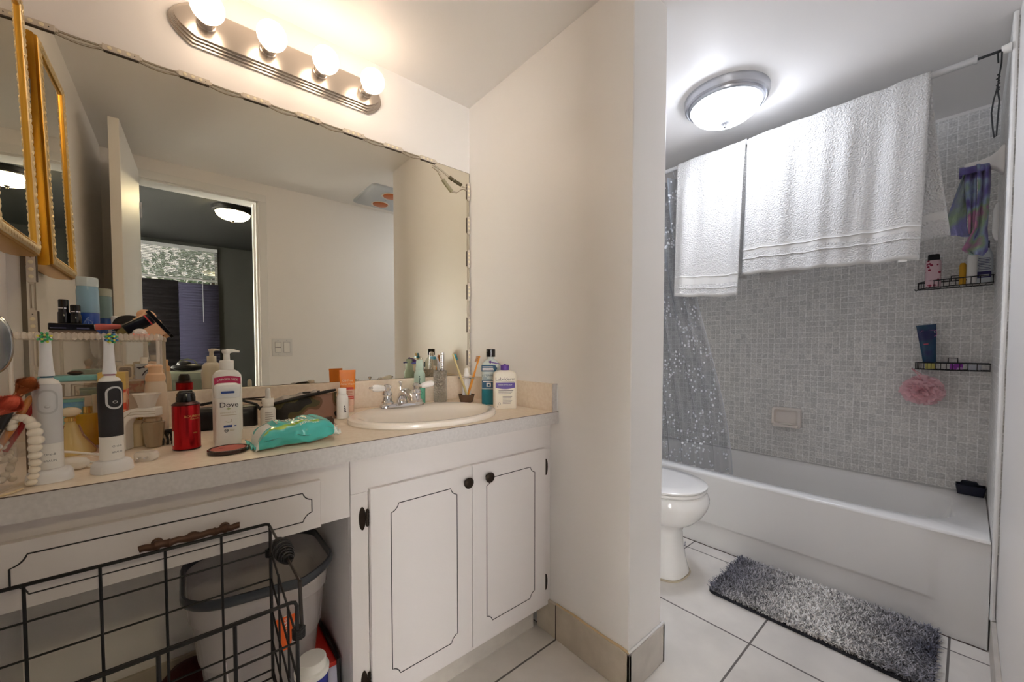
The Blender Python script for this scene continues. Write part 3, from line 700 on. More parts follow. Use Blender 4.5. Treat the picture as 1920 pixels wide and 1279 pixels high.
b = MB(); b.rings([[(x, y+.43, z) for x, y in rrect(w_, d_, .03)] for w_, d_, z in ((.36, .16, .37), (.38, .17, .39), (.42, .185, .70), (.42, .185, .72))], 0); tk = b.build('tank', PORC, t, smooth=50)
b = MB(); b.rings([[(x, y+.43, z) for x, y in rrect(w_, d_, .03)] for w_, d_, z in ((.43, .195, .7205), (.44, .2, .728), (.44, .2, .745), (.42, .185, .755))], 0); b.build('tank_lid', PORC, t, smooth=50)
b = MB(); b.cyl((-.14, .337, .67), (-.14, .320, .67), .012, 12); b.tube([(-.14, .323, .67), (-.10, .318, .665), (-.075, .318, .655)], .006, 8); b.build('flush_lever', CHROME, tk)
b = MB()
for k in range(5):
    a = R(72*k+10); c_ = (.007*math.cos(a), .007*math.sin(a))
    b.ball((c_[0], 0, c_[1]), (.0045, .0006, .0045), 0, 8, 6)
b.ball((0, 0, 0), (.003, .0009, .003), 1, 8, 6)
b.build('flower_sticker', [mat('grey_blue_ink', (96, 100, 118), .6), WHITE], t, loc=(.050, -.1265, .135), rot=(0, 0, R(15)))
# ================================================================== BATH RUG
rx0, rx1, ry0, ry1 = 1.725, 2.108, .045, .722
t = thing('bath_rug', 'shaggy grey bath rug with dark navy ends lying beside the tub', 'rug', ((rx0+rx1)/2, (ry0+ry1)/2, 0), rz=R(0.0))
hwx, hwy = (rx1-rx0)/2, (ry1-ry0)/2
b = MB(); b.prism(rrect(2*hwx, 2*hwy, .03), .0005, .010); b.build('rug_backing', mat('charcoal_backing', (52, 52, 58), .9), t)
RUG = mat('shag_yarn', (150, 146, 144), .85, sheen=.3)
N, L, bs = nodes(RUG)
tc = N.new('ShaderNodeTexCoord'); sx = N.new('ShaderNodeSeparateXYZ'); L.new(tc.outputs['Object'], sx.inputs[0])
nz = N.new('ShaderNodeTexNoise'); nz.inputs['Scale'].default_value = 6; nz.inputs['Detail'].default_value = 4; L.new(tc.outputs['Object'], nz.inputs['Vector'])
ab = N.new('ShaderNodeMath'); ab.operation = 'ABSOLUTE'; L.new(sx.outputs[1], ab.inputs[0])
ad = N.new('ShaderNodeMath'); ad.operation = 'MULTIPLY_ADD'; ad.inputs[1].default_value = .30; L.new(nz.outputs['Fac'], ad.inputs[0]); L.new(ab.outputs[0], ad.inputs[2])
cr = N.new('ShaderNodeValToRGB'); e = cr.color_ramp.elements
e[0].position = .22; e[0].color = lin((252, 248, 244)); e[1].position = .50; e[1].color = lin((98, 99, 116))
m1 = cr.color_ramp.elements.new(.30); m1.color = lin((212, 208, 206)); m2 = cr.color_ramp.elements.new(.40); m2.color = lin((166, 164, 170))
L.new(ad.outputs[0], cr.inputs[0])
at_ = N.new('ShaderNodeAttribute'); at_.attribute_name = 'tint'
mx = N.new('ShaderNodeMix'); mx.data_type = 'RGBA'; mx.blend_type = 'MULTIPLY'; mx.inputs[0].default_value = 1
L.new(cr.outputs[0], mx.inputs[6]); L.new(at_.outputs['Fac'], mx.inputs[7]); L.new(mx.outputs[2], bs.inputs['Base Color'])
b = MB(); tint = []
NT = 21000
for k in range(NT):
    x, y = rnd.uniform(-hwx+.004, hwx-.004), rnd.uniform(-hwy+.004, hwy-.004)
    ex = abs(x)-(hwx-.03); ey = abs(y)-(hwy-.03)
    if ex > 0 and ey > 0 and ex*ex+ey*ey > .03**2: continue
    a = rnd.uniform(0, 6.283)+.8*math.sin(9*x+3)*math.cos(7*y); ln = rnd.uniform(.018, .032); le = rnd.uniform(.35, 1.1)
    dx_, dy_ = math.cos(a), math.sin(a); px_, py_ = -dy_, dx_; w_ = rnd.uniform(.0011, .0021)
    P = []
    for s_ in (0, .5, 1):
        q = le*s_; P.append((x+dx_*ln*s_*math.sin(q), y+dy_*ln*s_*math.sin(q), .009+ln*s_*math.cos(q*.9)*.85))
    vs = []
    for i, p in enumerate(P):
        ww = w_*(1, 1.1, .6)[i]; vs += [(p[0]-px_*ww, p[1]-py_*ww, p[2]), (p[0]+px_*ww, p[1]+py_*ww, p[2])]
    b.add(vs, [(0, 1, 3, 2), (2, 3, 5, 4)], 0); g = rnd.choice((.28, .6, .95, 1.2, 1.3))*rnd.uniform(.9, 1.05); tint += [g]*6
o = b.build('rug_pile', RUG, t, smooth=180); at2 = o.data.attributes.new('tint', 'FLOAT', 'POINT'); at2.data.foreach_set('value', tint); o['kind'] = 'stuff'
# ================================================================== SHOWER ROD, CURTAIN, TOWELS
RX, RZ = 2.10, 2.061
t = thing('shower_rod', 'pale tension rod over the tub front with towels draped on it', 'shower rod', (RX, tcy, RZ))
b = MB(); b.cyl((0, .005-tcy, .002), (0, D-.03-tcy, .002), .0115, 20); b.lathe([(.0115, 0), (.0145, 0), (.0145, .008), (.0115, .008)], 20, 0, cap0=False, cap1=False); b.xf(len(b.v)-80, Matrix.Translation((0, .004-tcy, .002)) @ Matrix.Rotation(R(-90), 4, 'X'))
b.build('rod_tube', mat('pale_grey_rod_sleeve', (200, 200, 200), .3, .35), t)
b = MB(); b.cyl((0, YTILE+.02-tcy, .002), (0, .006-tcy, .002), .0045, 12); b.build('inner_rod', mat('dark_steel', (70, 72, 76), .35, .8), t)
b = MB(); b.cyl((0, YTILE+.0005-tcy, .002), (0, YTILE+.022-tcy, .002), .0155, 20, r2=.0125); b.cyl((0, D-.0095-tcy, .002), (0, D-.032-tcy, .002), .0155, 20, r2=.0125); b.build('end_cap', WHITE, t, bevel=.001)
# shower curtain, bunched at the far end and falling into the tub
CURT = mat('clear_dotted_vinyl', (186, 190, 196), .18, alpha=.42)
N, L, bs = nodes(CURT); tc = N.new('ShaderNodeTexCoord'); vo = N.new('ShaderNodeTexVoronoi'); vo.inputs['Scale'].default_value = 46
L.new(tc.outputs['Object'], vo.inputs['Vector'])
mr = N.new('ShaderNodeMapRange'); mr.inputs['From Min'].default_value = .30; mr.inputs['From Max'].default_value = .36; mr.inputs['To Min'].default_value = 1; mr.inputs['To Max'].default_value = 0
L.new(vo.outputs['Distance'], mr.inputs['Value'])
nz = N.new('ShaderNodeTexNoise'); nz.inputs['Scale'].default_value = 9; L.new(tc.outputs['Object'], nz.inputs['Vector'])
gt = N.new('ShaderNodeMath'); gt.operation = 'GREATER_THAN'; gt.inputs[1].default_value = .50; L.new(nz.outputs['Fac'], gt.inputs[0])
ml = N.new('ShaderNodeMath'); ml.operation = 'MULTIPLY'; L.new(mr.outputs[0], ml.inputs[0]); L.new(gt.outputs[0], ml.inputs[1])
al = N.new('ShaderNodeMapRange'); al.inputs['To Min'].default_value = .46; al.inputs['To Max'].default_value = .80; L.new(ml.outputs[0], al.inputs['Value']); L.new(al.outputs[0], bs.inputs['Alpha'])
mx = N.new('ShaderNodeMix'); mx.data_type = 'RGBA'; mx.inputs[6].default_value = lin((150, 156, 164)); mx.inputs[7].default_value = lin((238, 240, 244)); L.new(ml.outputs[0], mx.inputs[0]); L.new(mx.outputs[2], bs.inputs['Base Color'])
t = thing('shower_curtain', 'clear dotted vinyl shower curtain bunched at the far end and hanging into the tub', 'shower curtain', (RX, 1.2, .34))
def cur(u, v):
    # v 0 bottom .. 1 top ; u 0 = free edge .. 1 = wall
    y1 = 1.075+.0*v; y0 = .845
    ya = (y0+(1.085-y0)*sm(0, .96, v)) ; yb = 1.485
    y = ya+(yb-ya)*u
    fold = .028*math.sin(u*2*math.pi*7+1.2*v)*(.5+.5*v)+.012*math.sin(u*2*math.pi*17+3)
    x = .215*(1-v)**1.0*(1-.12*u) + fold + .012
    return (x-.006, y-1.2, .02+(RZ-.045-.36)*v)
b = MB(); b.grid(cur, 160, 40, 0); b.build('curtain_sheet', CURT, t, smooth=180)
b = MB(); b.tube([cur(0, v/30) for v in range(31)], .003, 6); b.build('hem', mat('pale_vinyl_hem', (205, 208, 212), .4, alpha=.7), t)
for k in range(7):
    u = .02+.96*k/6; p = cur(u, 1)
    b = MB(); b.tube([(p[0]*.5+.016*math.cos(R(a)), p[1], RZ-.34-.008+.026*math.sin(R(a))) for a in range(0, 360, 24)], .0018, 6, 0, closed=True); b.build('curtain_ring', CHROME, t)
# towels
def draped(name, label, cat, yA, yB, fpts, bpts, foldamp, nf, seed, band, thick=.006, group=None, steps=(70, 46), ph=0.0, bandz=(.115, .085)):
    """front and back leaf over the rod; fpts / bpts give bottom height and sideways shift at the two ends"""
    t = thing(name, label, cat, (RX, (yA+yB)/2, RZ-.7)); yc = (yA+yB)/2
    r_ = random.Random(seed); phs = [r_.uniform(0, 6.28) for _ in range(6)]
    def folds(u, d):
        g = sm(0, .25, d)
        return foldamp*(.25+.75*g)*(math.sin(u*nf*6.283+phs[0]+.9*d)+.5*math.sin(u*nf*1.9*6.283+phs[1]-1.4*d)+.35*math.sin(u*nf*3.3*6.283+phs[2]+2*d))
    def leaf(side, pts):
        (zA, sA), (zB, sB) = pts
        def fn(u, v):
            # v 0 at the rod .. 1 at the hem
            zb = zA+(zB-zA)*u; sh = sA+(sB-sA)*u
            y = yA+(yB-yA)*u + sh*v**1.3
            z = RZ+.0165-(RZ+.0165-zb)*v
            d = RZ+.0165-z
            x = side*(.0165*sm(0, .03, d)+.004+.020*v) + side*0.0
            f = folds(u, d)
            x += f if side < 0 else -f*.5
            z += -.006*abs(math.sin(u*nf*6.283+phs[3]))*v
            if d < .02: z = RZ+.0165-.5*d+.002*math.sin(u*nf*12.5+phs[4])
            return (x, y-yc, z-(RZ-.7))
        return fn
    Fr, Bk = leaf(-1, fpts), leaf(1, bpts)
    b = MB()
    def whole(u, s_):
        # s_ 0 front hem .. .5 rod .. 1 back hem
        if s_ <= .5: return Fr(u, 1-2*s_)
        return Bk(u, 2*s_-1)
    def mf(u, s_):
        if s_ > .5: v = 2*s_-1; ln = RZ-bpts[0][0]
        else: v = 1-2*s_; ln = RZ-fpts[0][0]
        dist = (1-v)*ln
        return 1 if bandz[1] < dist < bandz[0] or dist < .012 else 0
    b.grid(whole, steps[0], steps[1]*2, 0, mf)
    o = b.build('towel_cloth', [TOWEL, TOWELC], t, smooth=180, solid=thick)
    b = MB()
    for d in (bandz[0], bandz[1]-.012):
        ln = RZ-fpts[0][0]; b.tube([tuple(Vector(Fr(u/50, 1-d/ln))+Vector((-.0045, 0, 0))) for u in range(51)], .0016, 6)
    b.build('woven_stripe', mat('bright_woven_stripe', (236, 235, 233), .7), t)
    return t
bl_ = at(1430, 530, 'x', 2.17); br_ = at(1783, 440, 'x', 2.17)
bt = draped('bath_towel', 'large white bath towel spread wide over the shower rod nearest the doorway', 'towel', .715, .112,
       ((1.425, .01), (1.398, .015)), ((bl_.z, bl_.y-.715), (br_.z, br_.y-.112)), .0085, 2.6, 3, 1)
b = MB(); b.box(-.001, .001, -.012, .012, -.012, .008); p = at(1693, 492, 'x', 2.06); b.build('care_label', WHITE, bt, loc=(p.x-RX-.010, p.y-(.715+.112)/2, p.z-(RZ-.7)+.012))
draped('bath_towel', 'narrow folded white towel at the far end of the rod beside the dotted curtain', 'towel', 1.062, .722,
       ((1.352, .0), (1.325, .012)), ((1.42, -.005), (1.42, .01)), .016, 1.15, 11, 1, steps=(60, 46), bandz=(.10, .055))
# wire hanger loop
t = thing('wire_hook', 'long twisted black wire loop hooked over the end of the shower rod', 'hook', (RX-.0, -.045, RZ+.0))
b = MB(); pts = []
for q in ((1872, 118), (1871, 100), (1875, 93), (1879, 97), (1878, 118), (1874, 140), (1871, 162), (1871, 172), (1874, 188), (1871, 220), (1868, 255), (1864, 258), (1861, 238), (1859, 212), (1863, 188), (1869, 168), (1873, 150)):
    p = at(q[0], q[1], 'x', RX+ (-.008 if q[1] > 96 else -.004)); pts.append((p.x-RX, p.y+.045, p.z-RZ))
b.tube(pts, .0021, 8)
for k in range(9): 
    p = at(1872+2*math.sin(k*2.2), 140+k*4, 'x', RX-.008); b.ball((p.x-RX, p.y+.045, p.z-RZ), (.0034, .0034, .0026), 0, 8, 6)
b.build('twisted_wire', WIRE, t)
# ================================================================== TOWEL BRACKET, CLOTH, CADDIES
t = thing('ceramic_towel_bracket', 'white ceramic bracket on the tiled end wall holding the tie-dye cloth', 'bracket', (2.30, YTILE, 1.76))
b = MB()
b.rings([[(x*s_, -.0005+y_, z*s_*h_) for x, z in rrect(.062, .10, .015)] for s_, y_, h_ in ((1.0, .001, 1), (1.0, .008, 1), (.85, .018, .8), (.62, .036, .62), (.55, .06, .50), (.55, .085, .48), (.50, .096, .42), (.30, .100, .25))], 0)
b.build('bracket_post', PORC, t, smooth=60)
t = thing('ceramic_towel_bracket', 'second white ceramic bracket lower on the tiled end wall behind the tie-dye cloth', 'bracket', (2.62, YTILE, 1.60))
b = MB(); b.rings([[(x*s_, -.0005+y_, z*s_) for x, z in rrect(.06, .16, .015)] for s_, y_ in ((1.0, .001), (1.0, .006), (.9, .012), (.6, .018))], 0); b.build('bracket_plate', PORC, t, smooth=60)
TIE = mat('tie_dye_towelling', (120, 110, 170), .95, sheen=.3, bump=(400, .8, .003))
N, L, bs = nodes(TIE); tc = N.new('ShaderNodeTexCoord'); nz = N.new('ShaderNodeTexNoise'); nz.inputs['Scale'].default_value = 11; nz.inputs['Detail'].default_value = 2; L.new(tc.outputs['Object'], nz.inputs['Vector'])
cr = N.new('ShaderNodeValToRGB'); e = cr.color_ramp.elements; e[0].position = .30; e[0].color = lin((66, 42, 96)); e[1].position = .72; e[1].color = lin((216, 150, 168))
for p_, c_ in ((.42, (112, 104, 170)), (.50, (150, 168, 196)), (.57, (150, 176, 140)), (.64, (176, 120, 160))): q = cr.color_ramp.elements.new(p_); q.color = lin(c_)
L.new(nz.outputs['Fac'], cr.inputs[0]); L.new(cr.outputs[0], bs.inputs['Base Color'])
TIEG = mat('green_lilac_towelling', (150, 170, 140), .95, sheen=.3, bump=(400, .8, .003), var=(9, (140, 140, 190), .42, .58))
t = thing('tie_dye_washcloth', 'tie-dye washcloth in purple, pink and green draped over the ceramic bracket', 'washcloth', (2.30, 0, 1.60))
def strip(pl_, pr_, nu=14, amp=.006, xo=0.0, ph=0):
    """cloth strip through left and right pixel edges, hung in the bracket's own plane"""
    def fn(u, v):
        k = v*(len(pl_)-1); i = min(int(k), len(pl_)-2); f_ = k-i
        L_ = (pl_[i][0]*(1-f_)+pl_[i+1][0]*f_, pl_[i][1]*(1-f_)+pl_[i+1][1]*f_); R_ = (pr_[i][0]*(1-f_)+pr_[i+1][0]*f_, pr_[i][1]*(1-f_)+pr_[i+1][1]*f_)
        p = at(L_[0]*(1-u)+R_[0]*u, L_[1]*(1-u)+R_[1]*u, 'x', 2.30)
        return (p.x-2.30+xo+amp*math.sin(u*9+ph+v*2), p.y, p.z-1.60)
    return fn
b = MB(); b.grid(strip([(1811, 316), (1797, 350), (1778, 400), (1770, 415), (1783, 440)], [(1830, 318), (1822, 350), (1812, 400), (1812, 425), (1820, 444)], amp=.008, xo=.012), 14, 26, 0); b.build('cloth_fold', TIEG, t, smooth=180, solid=.004)
b = MB(); b.grid(strip([(1813, 312), (1809, 340), (1812, 380), (1816, 410), (1817, 440)], [(1834, 314), (1831, 345), (1830, 380), (1829, 410), (1828, 440)], amp=.010, xo=-.004, ph=2), 14, 26, 0); b.build('cloth_fold', TIE, t, smooth=180, solid=.004)
b = MB(); b.grid(strip([(1832, 312), (1834, 345), (1832, 385), (1828, 430), (1812, 458), (1804, 470), (1822, 479)], [(1856, 312), (1856, 345), (1853, 385), (1850, 430), (1853, 455), (1852, 470), (1842, 480)], amp=.012, xo=-.018, ph=4), 16, 34, 0); b.build('cloth_fold', TIE, t, smooth=180, solid=.005)
# over-the-bracket folds so the cloth really hangs
b = MB(); b.grid(lambda u, v: (-.026*math.cos(v*math.pi)*1.0, -.035+.075*u, .128+.034*math.sin(v*math.pi)), 8, 14, 0); b.build('cloth_fold', TIE, t, smooth=180, solid=.004)

def caddy(label, z, dx=0):
    """quarter-round wire corner shelf"""
    t = thing('corner_wire_shelf', label, 'shower caddy', (XB-.002, YTILE+.002, z), group=None)
    A, B_ = .105, .235
    def arc(k, zz, f_=1.0, n=16):
        a = R(90*k/n); return (-A*f_*math.sin(a)**.8-.004, .004+B_*f_*math.cos(a)**.8 if math.cos(a) > 0 else .004, zz)
    b = MB()
    for zz, r_ in ((0, .0022), (.032, .0026)):
        b.tube([arc(k, zz) for k in range(17)], r_, 6); b.tube([arc(0, zz), (-.004, .004, zz), arc(16, zz)], r_, 6)
    b.build('rim_wire', WIRE, t)
    b = MB()
    for k in range(0, 17, 1):
        p, q = arc(k, 0), arc(k, .032); b.tube([p, q], .0014, 5)
    for k in range(1, 12): y = .004+B_*k/12; xx = -A*(1-(k/12)**2.2)**.5-.004; b.tube([(-.004, y, 0), (xx, y, 0)], .0014, 5)
    b.tube([(-.003, .10, .032), (-.003, .10, .055), (-.003, .13, .055), (-.003, .13, .032)], .002, 6)
    b.build('grid_wire', WIRE, t)
    b = MB(); p = arc(1, 0); b.tube([(p[0], p[1], 0), (p[0]-.004, p[1]+.006, -.006), (p[0]-.006, p[1]+.010, -.002), (p[0]-.006, p[1]+.011, .004)], .0018, 6); b.build('side_hook', WIRE, t)
    return t
caddy('black wire corner shelf high on the tiled wall, below the tie-dye cloth', 1.355)
caddy('lower black wire corner shelf on the tiled wall, above the pink loofah', .965)
# bottles on the upper shelf
PINKF = mat('pink_floral_label', (214, 170, 178), .4)
N, L, bs = nodes(PINKF); tc = N.new('ShaderNodeTexCoord'); vo = N.new('ShaderNodeTexVoronoi'); vo.inputs['Scale'].default_value = 62; L.new(tc.outputs['Object'], vo.inputs['Vector'])
cr = N.new('ShaderNodeValToRGB'); e = cr.color_ramp.elements; e[0].position = .30; e[0].color = lin((150, 32, 62)); e[1].position = .36; e[1].color = lin((222, 190, 196)); L.new(vo.outputs['Distance'], cr.inputs[0]); L.new(cr.outputs[0], bs.inputs['Base Color'])
def bottle(name, label, cat, loc, secs, m, cap=None, capm=None, rz=None, neck=None, group=None, tilt=None, smooth=45):
    """secs: (width, depth, corner, z)"""
    t = thing(name, label, cat, loc, rz=face_cam(loc[0], loc[1]) if rz is None else rz, group=group)
    if tilt: t.rotation_euler = (tilt[0], tilt[1], t.rotation_euler[2])
    b = MB(); b.rings([[(x, y, z) for x, y in rrect(w_, d_, min(r_, w_/2-.0002, d_/2-.0002))] for w_, d_, r_, z in secs], 0)
    bo = b.build('bottle_body', m, t, smooth=smooth)
    if cap:
        b = MB(); b.lathe(cap, 24, 0); b.build('cap', capm, t)
    return t
p = at(1747, 537, 'x', 2.70)
t = bottle('shampoo_bottle', 'pink floral bottle with black cap on the upper wire shelf', 'bottle', (2.725, .118, 1.360), [(.048, .030, .012, 0), (.052, .034, .012, .004), (.052, .034, .012, .115), (.046, .030, .012, .124)], PINKF, None)
b = MB(); b.rings([[(x, y, z) for x, y in rrect(w_, .030, .012)] for w_, z in ((.040, .124), (.040, .148), (.036, .152))], 0); b.build('cap', BLACK, t)
b = MB(); b.text('VELVET', .009, flatmap(-.0174, .028), 0); b.build('lettering', mat('plum_ink', (96, 26, 48), .5), t)
bottle('cream_tube', 'white upright tube on the upper wire shelf, under the washcloth tip', 'tube', (2.70, -.002, 1.360), [(.026, .026, .012, 0), (.030, .030, .014, .003), (.030, .030, .014, .11), (.028, .028, .013, .125)], WHITEM)
bottle('yellow_bottle', 'slim yellow bottle behind the white tube on the upper wire shelf', 'bottle', (2.745, .026, 1.360), [(.022, .022, .010, 0), (.022, .022, .010, .09), (.014, .014, .006, .10)], mat('amber_yellow', (214, 160, 40), .4))
t = bottle('body_wash_bottle', 'pale bottle with dark printed label at the wall end of the upper wire shelf', 'bottle', (2.735, -.038, 1.360), [(.048, .026, .012, 0), (.050, .028, .012, .004), (.050, .028, .012, .12), (.030, .022, .01, .15), (.022, .020, .009, .153)], mat('milky_blue_white', (206, 212, 216), .35))
b = MB(); b.rings([[(x, y, z) for x, y in rrect(.026, .022, .009)] for z in (.1535, .185)], 0); b.build('cap', mat('navy_cap', (30, 34, 70), .35), t)
b = MB(); b.box(-.020, .020, -.0146, -.0142, .022, .050, 0)
for k in range(8): b.box(-.020+.002*(k % 3), .018-.003*(k % 2), -.0146, -.0142, .058+.007*k, .0605+.007*k, 0)
b.box(-.014, .014, -.0149, -.0144, .028, .036, 1); b.build('printed_label', [mat('indigo_ink', (52, 46, 104), .5), WHITE], t)
# face wash tube on the lower shelf
NAVY = mat('navy_teal_tube', (26, 34, 84), .3, var=(9, (24, 84, 104), .40, .60))
t = thing('face_wash_tube', 'dark navy squeeze tube with white and pink lettering standing in the lower wire shelf', 'tube', (2.735, .118, .9675), rz=face_cam(2.735, .118)+R(8), rot=None)
t.rotation_euler = (R(-3), R(-5), face_cam(2.735, .118))
b = MB(); b.rings([[(x, y, z) for x, y in sup(w_/2, d_/2, 2.2, 28)] for w_, d_, z in ((.036, .028, .028), (.046, .034, .034), (.050, .032, .08), (.060, .020, .15), (.066, .006, .198), (.068, .0025, .214))], 0); b.build('tube_body', NAVY, t, smooth=60)
b = MB(); b.rings([[(x, y, z) for x, y in sup(.017, .0155, 2.6, 24)] for z in (0, .028)], 0); b.build('cap', mat('pale_yellow_cap', (206, 196, 110), .4), t)
b = MB()
def onT(y, z): return lambda x, q: (x, y+.066*(z+q-.15)*1.0*.30, z+q)
fn = lambda x0, z0: (lambda x, q: (x0+x, -.0175+.0135*sm(.05, .19, z0+q), z0+q))
b.text('CLEAN &', .0115, fn(.006, .176), 0); b.text('CLEAR', .0115, fn(.006, .165), 0)
b.tube([fn(.006, .1705)(x, y) for x, y in rrect(.052, .030, .008)], .0007, 4, 1, closed=True)
b.text('deep action', .0078, fn(-.004, .146), 2); b.text('cream', .0078, fn(-.010, .138), 2); b.box(-.014, .002, -.0135, -.0125, .118, .122, 3)
b.build('lettering', [WHITE, mat('pink_line', (226, 120, 190), .5), mat('pale_green_ink', (170, 220, 200), .5), mat('coral_ink', (226, 90, 110), .5)], t)
t = thing('purple_razor_pack', 'small purple plastic packet lying in the lower wire shelf', 'packet', (2.735, .035, .9675), rz=R(-80))
b = MB(); b.rings([[(x, y, z) for x, y in rrect(w_, .02, .006)] for w_, z in ((.036, 0), (.04, .004), (.04, .022), (.034, .028))], 0); b.build('packet_body', mat('bright_purple_plastic', (150, 60, 170), .4, var=(70, (214, 170, 220), .5, .6)), t)
t = thing('white_soap_pack', 'small clear and white packet beside the purple packet in the lower wire shelf', 'packet', (2.74, -.020, .9675), rz=R(-80))
b = MB(); b.rings([[(x, y, z) for x, y in rrect(w_, .02, .006)] for w_, z in ((.036, 0), (.04, .004), (.04, .020), (.034, .024))], 0); b.build('packet_body', mat('clear_white_pack', (196, 198, 206), .3), t)
# loofah
t = thing('bath_loofah', 'fluffy pink mesh loofah hanging under the lower wire shelf', 'loofah', (2.715, .142, .862))
LOO = mat('pink_mesh', (255, 214, 220), .7, alpha=.72, sheen=.3, sss=.3)
b = MB()
for k in range(170):
    d = Vector((rnd.gauss(0, 1), rnd.gauss(0, 1), rnd.gauss(0, 1))).normalized(); rr = rnd.uniform(.036, .066)
    e1 = d.cross(Vector((rnd.gauss(0, 1), rnd.gauss(0, 1), rnd.gauss(0, 1)))).normalized(); e2 = d.cross(e1)
    ln = rnd.uniform(.018, .034); wv = rnd.uniform(.012, .022); ph_ = rnd.uniform(0, 6.28)
    def pet(u, v, d=d, e1=e1, e2=e2, rr=rr, ln=ln, wv=wv, ph_=ph_):
        s_ = (u-.5)*2
        q = d*(.022+(rr-.022)*v) + e1*(ln*s_*(.25+.75*v)) + e2*(wv*math.sin(s_*4+ph_)*v) - d*(.012*s_*s_*v)
        return (min(q.x*1.0, .066), q.y*1.3, q.z*1.15)
    b.grid(pet, 8, 4, 0)
b.build('mesh_petals', LOO, t, smooth=180)
b = MB(); b.tube([(0, 0, .03), (.01, .01, .07), (.028, .036, .100), (.031, .040, .104), (.028, .030, .098), (.008, -.004, .07), (0, 0, .03)], .0018, 6); b.build('hanging_cord', mat('pink_cord', (222, 160, 170), .8), t)
# soap dish
t = thing('wall_soap_dish', 'cream ceramic recessed soap dish set in the mosaic wall above the tub', 'soap dish', (XB-.0015, .713, .645))
b = MB(); W_, H_ = .152, .122
rs = []
for (w_, h_, r_, x_) in ((W_, H_, .016, 0), (W_, H_, .016, -.020), (W_-.006, H_-.006, .014, -.027), (W_-.030, H_-.038, .012, -.026), (W_-.036, H_-.044, .010, -.008), (W_-.040, H_-.044, .010, -.003)):
    rs.append([(x_, y, z+(.006 if w_ < W_-.02 else 0)) for y, z in rrect(w_, h_, r_)])
b.rings(rs, 0, False, True)
SDP = mat('cream_wall_ceramic', (244, 236, 228), .2, coat=.3)
b.build('dish_frame', SDP, t, smooth=50)
b = MB(); b.rings([[(x, y, z) for x, y in sup(.028, .062, 3.5, 32)] for z in (-.050, -.046)], 0); b.xf(0, Matrix.Translation((-.036, 0, 0))); b.rings([[(-.036+x*s_, y*s_, z) for x, y in sup(.030, .064, 3.5, 32)] for s_, z in ((1, -.050), (1.06, -.040), (1.0, -.038), (.92, -.045))], 0, False, False); b.build('dish_lip', SDP, t, smooth=50)
t = thing('soap_bar', 'worn white bar of soap in the wall soap dish', 'soap', (XB-.040, .705, .600))
b = MB(); b.ball((0, 0, .009), (.020, .034, .009), 0, 24, 10); b.build('soap_body', mat('soap', (232, 226, 216), .45), t)
# black box on the tub corner
t = thing('black_soap_box', 'dark navy open plastic box on the back corner of the tub rim', 'box', (2.742, -.022, RIM+.0005), rz=R(90))
b = MB(); DN = mat('dark_navy_plastic', (20, 24, 46), .25)
b.rings([[(x*s_, y*s_, z) for x, y in rrect(.094, .055, .008)] for s_, z in ((.86, 0), (1, .044), (.94, .044), (.84, .006))], 0, True, True); b.build('box_body', DN, t, smooth=40)
t = thing('scrub_pad', 'black scrubbing pad lying in the dark navy box on the tub rim', 'sponge', (2.742, -.018, RIM+.0075), rz=R(90))
b = MB(); b.rings([[(x, y, z) for x, y in rrect(w_, .03, .006)] for w_, z in ((.05, 0), (.055, .01), (.055, .044), (.045, .052))], 0); b.build('pad_body', mat('black_scrub', (18, 22, 38), .8, bump=(300, .8, .004)), t)
# ================================================================== COUNTER TOILETRIES, right of the sink
TEAL = mat('teal_liquid', (24, 116, 132), .15, coat=.3); BLUEINK = mat('blue_label_ink', (28, 84, 118), .4); INK = mat('dark_ink', (48, 44, 56), .5); PURP = mat('purple_plastic', (104, 66, 160), .35)
INKG = mat('grey_ink', (120, 116, 116), .5)
# lotion bottle
t = bottle('lotion_bottle', 'cream lotion bottle with purple band and open purple flip cap right of the sink', 'bottle', (.928, 1.146, CT+.0005), [(.082, .040, .009, 0), (.087, .044, .010, .004), (.087, .044, .010, .124), (.082, .042, .010, .134), (.068, .034, .012, .141), (.036, .026, .012, .1455)], mat('cream_bottle', (238, 230, 214), .35), rz=face_cam(.928, 1.146)+R(6))
y0 = -.0224
b = MB(); b.text('Lubriderm', .0175, flatmap(y0, .112), 0)
k = b.mark(); b.box(-.036, .036, y0, y0+.0006, .080, .099, 1); b.grid(lambda u, v: (-.036+.072*u, y0-.0001, .080-.005*math.sin(u*math.pi)*v), 12, 1, 1)
b.text('INTENSE DRYNESS RELIEF', .0046, flatmap(y0-.0006, .0905), 2)
b.box(-.034, .034, y0, y0+.0006, .1015, .1030, 3)
for k in range(3): b.box(-.026, .030-.004*k, y0, y0+.0006, .0675-.0055*k, .070-.0055*k, 3)
for k in range(6): b.box(-.010, .026-.003*(k % 3), y0, y0+.0006, .046-.0052*k, .0478-.0052*k, 3)
b.tube([(-.022+.004*math.cos(R(a)), y0, .020+.005*math.sin(R(a))) for a in range(0, 360, 30)], .0005, 4, 3, closed=True)
b.ball((-.030, y0, .009), (.0016, .0004, .0018), 3, 8, 6)
b.build('printed_label', [INK, mat('deep_purple_band', (78, 46, 142), .4), WHITE, INKG], t)
b = MB(); b.lathe([(.0165, .1455), (.0165, .164), (.013, .1655), (.005, .1655), (.004, .168), (.001, .168)], 24, 0); cp = b.build('flip_cap', PURP, t)
b = MB(); b.rings([[(x-.034+.0, y, z+.0105*(-(x)/.018)*.35) for x, y in sup(.0185, .015, 2.3, 24)] for z in (.170, .1735)], 0); b.tube([(-.052, 0, .1755), (-.060, 0, .1772)], .003, 8, 0, radii=[.006, .002]); b.build('cap_lid', PURP, cp)
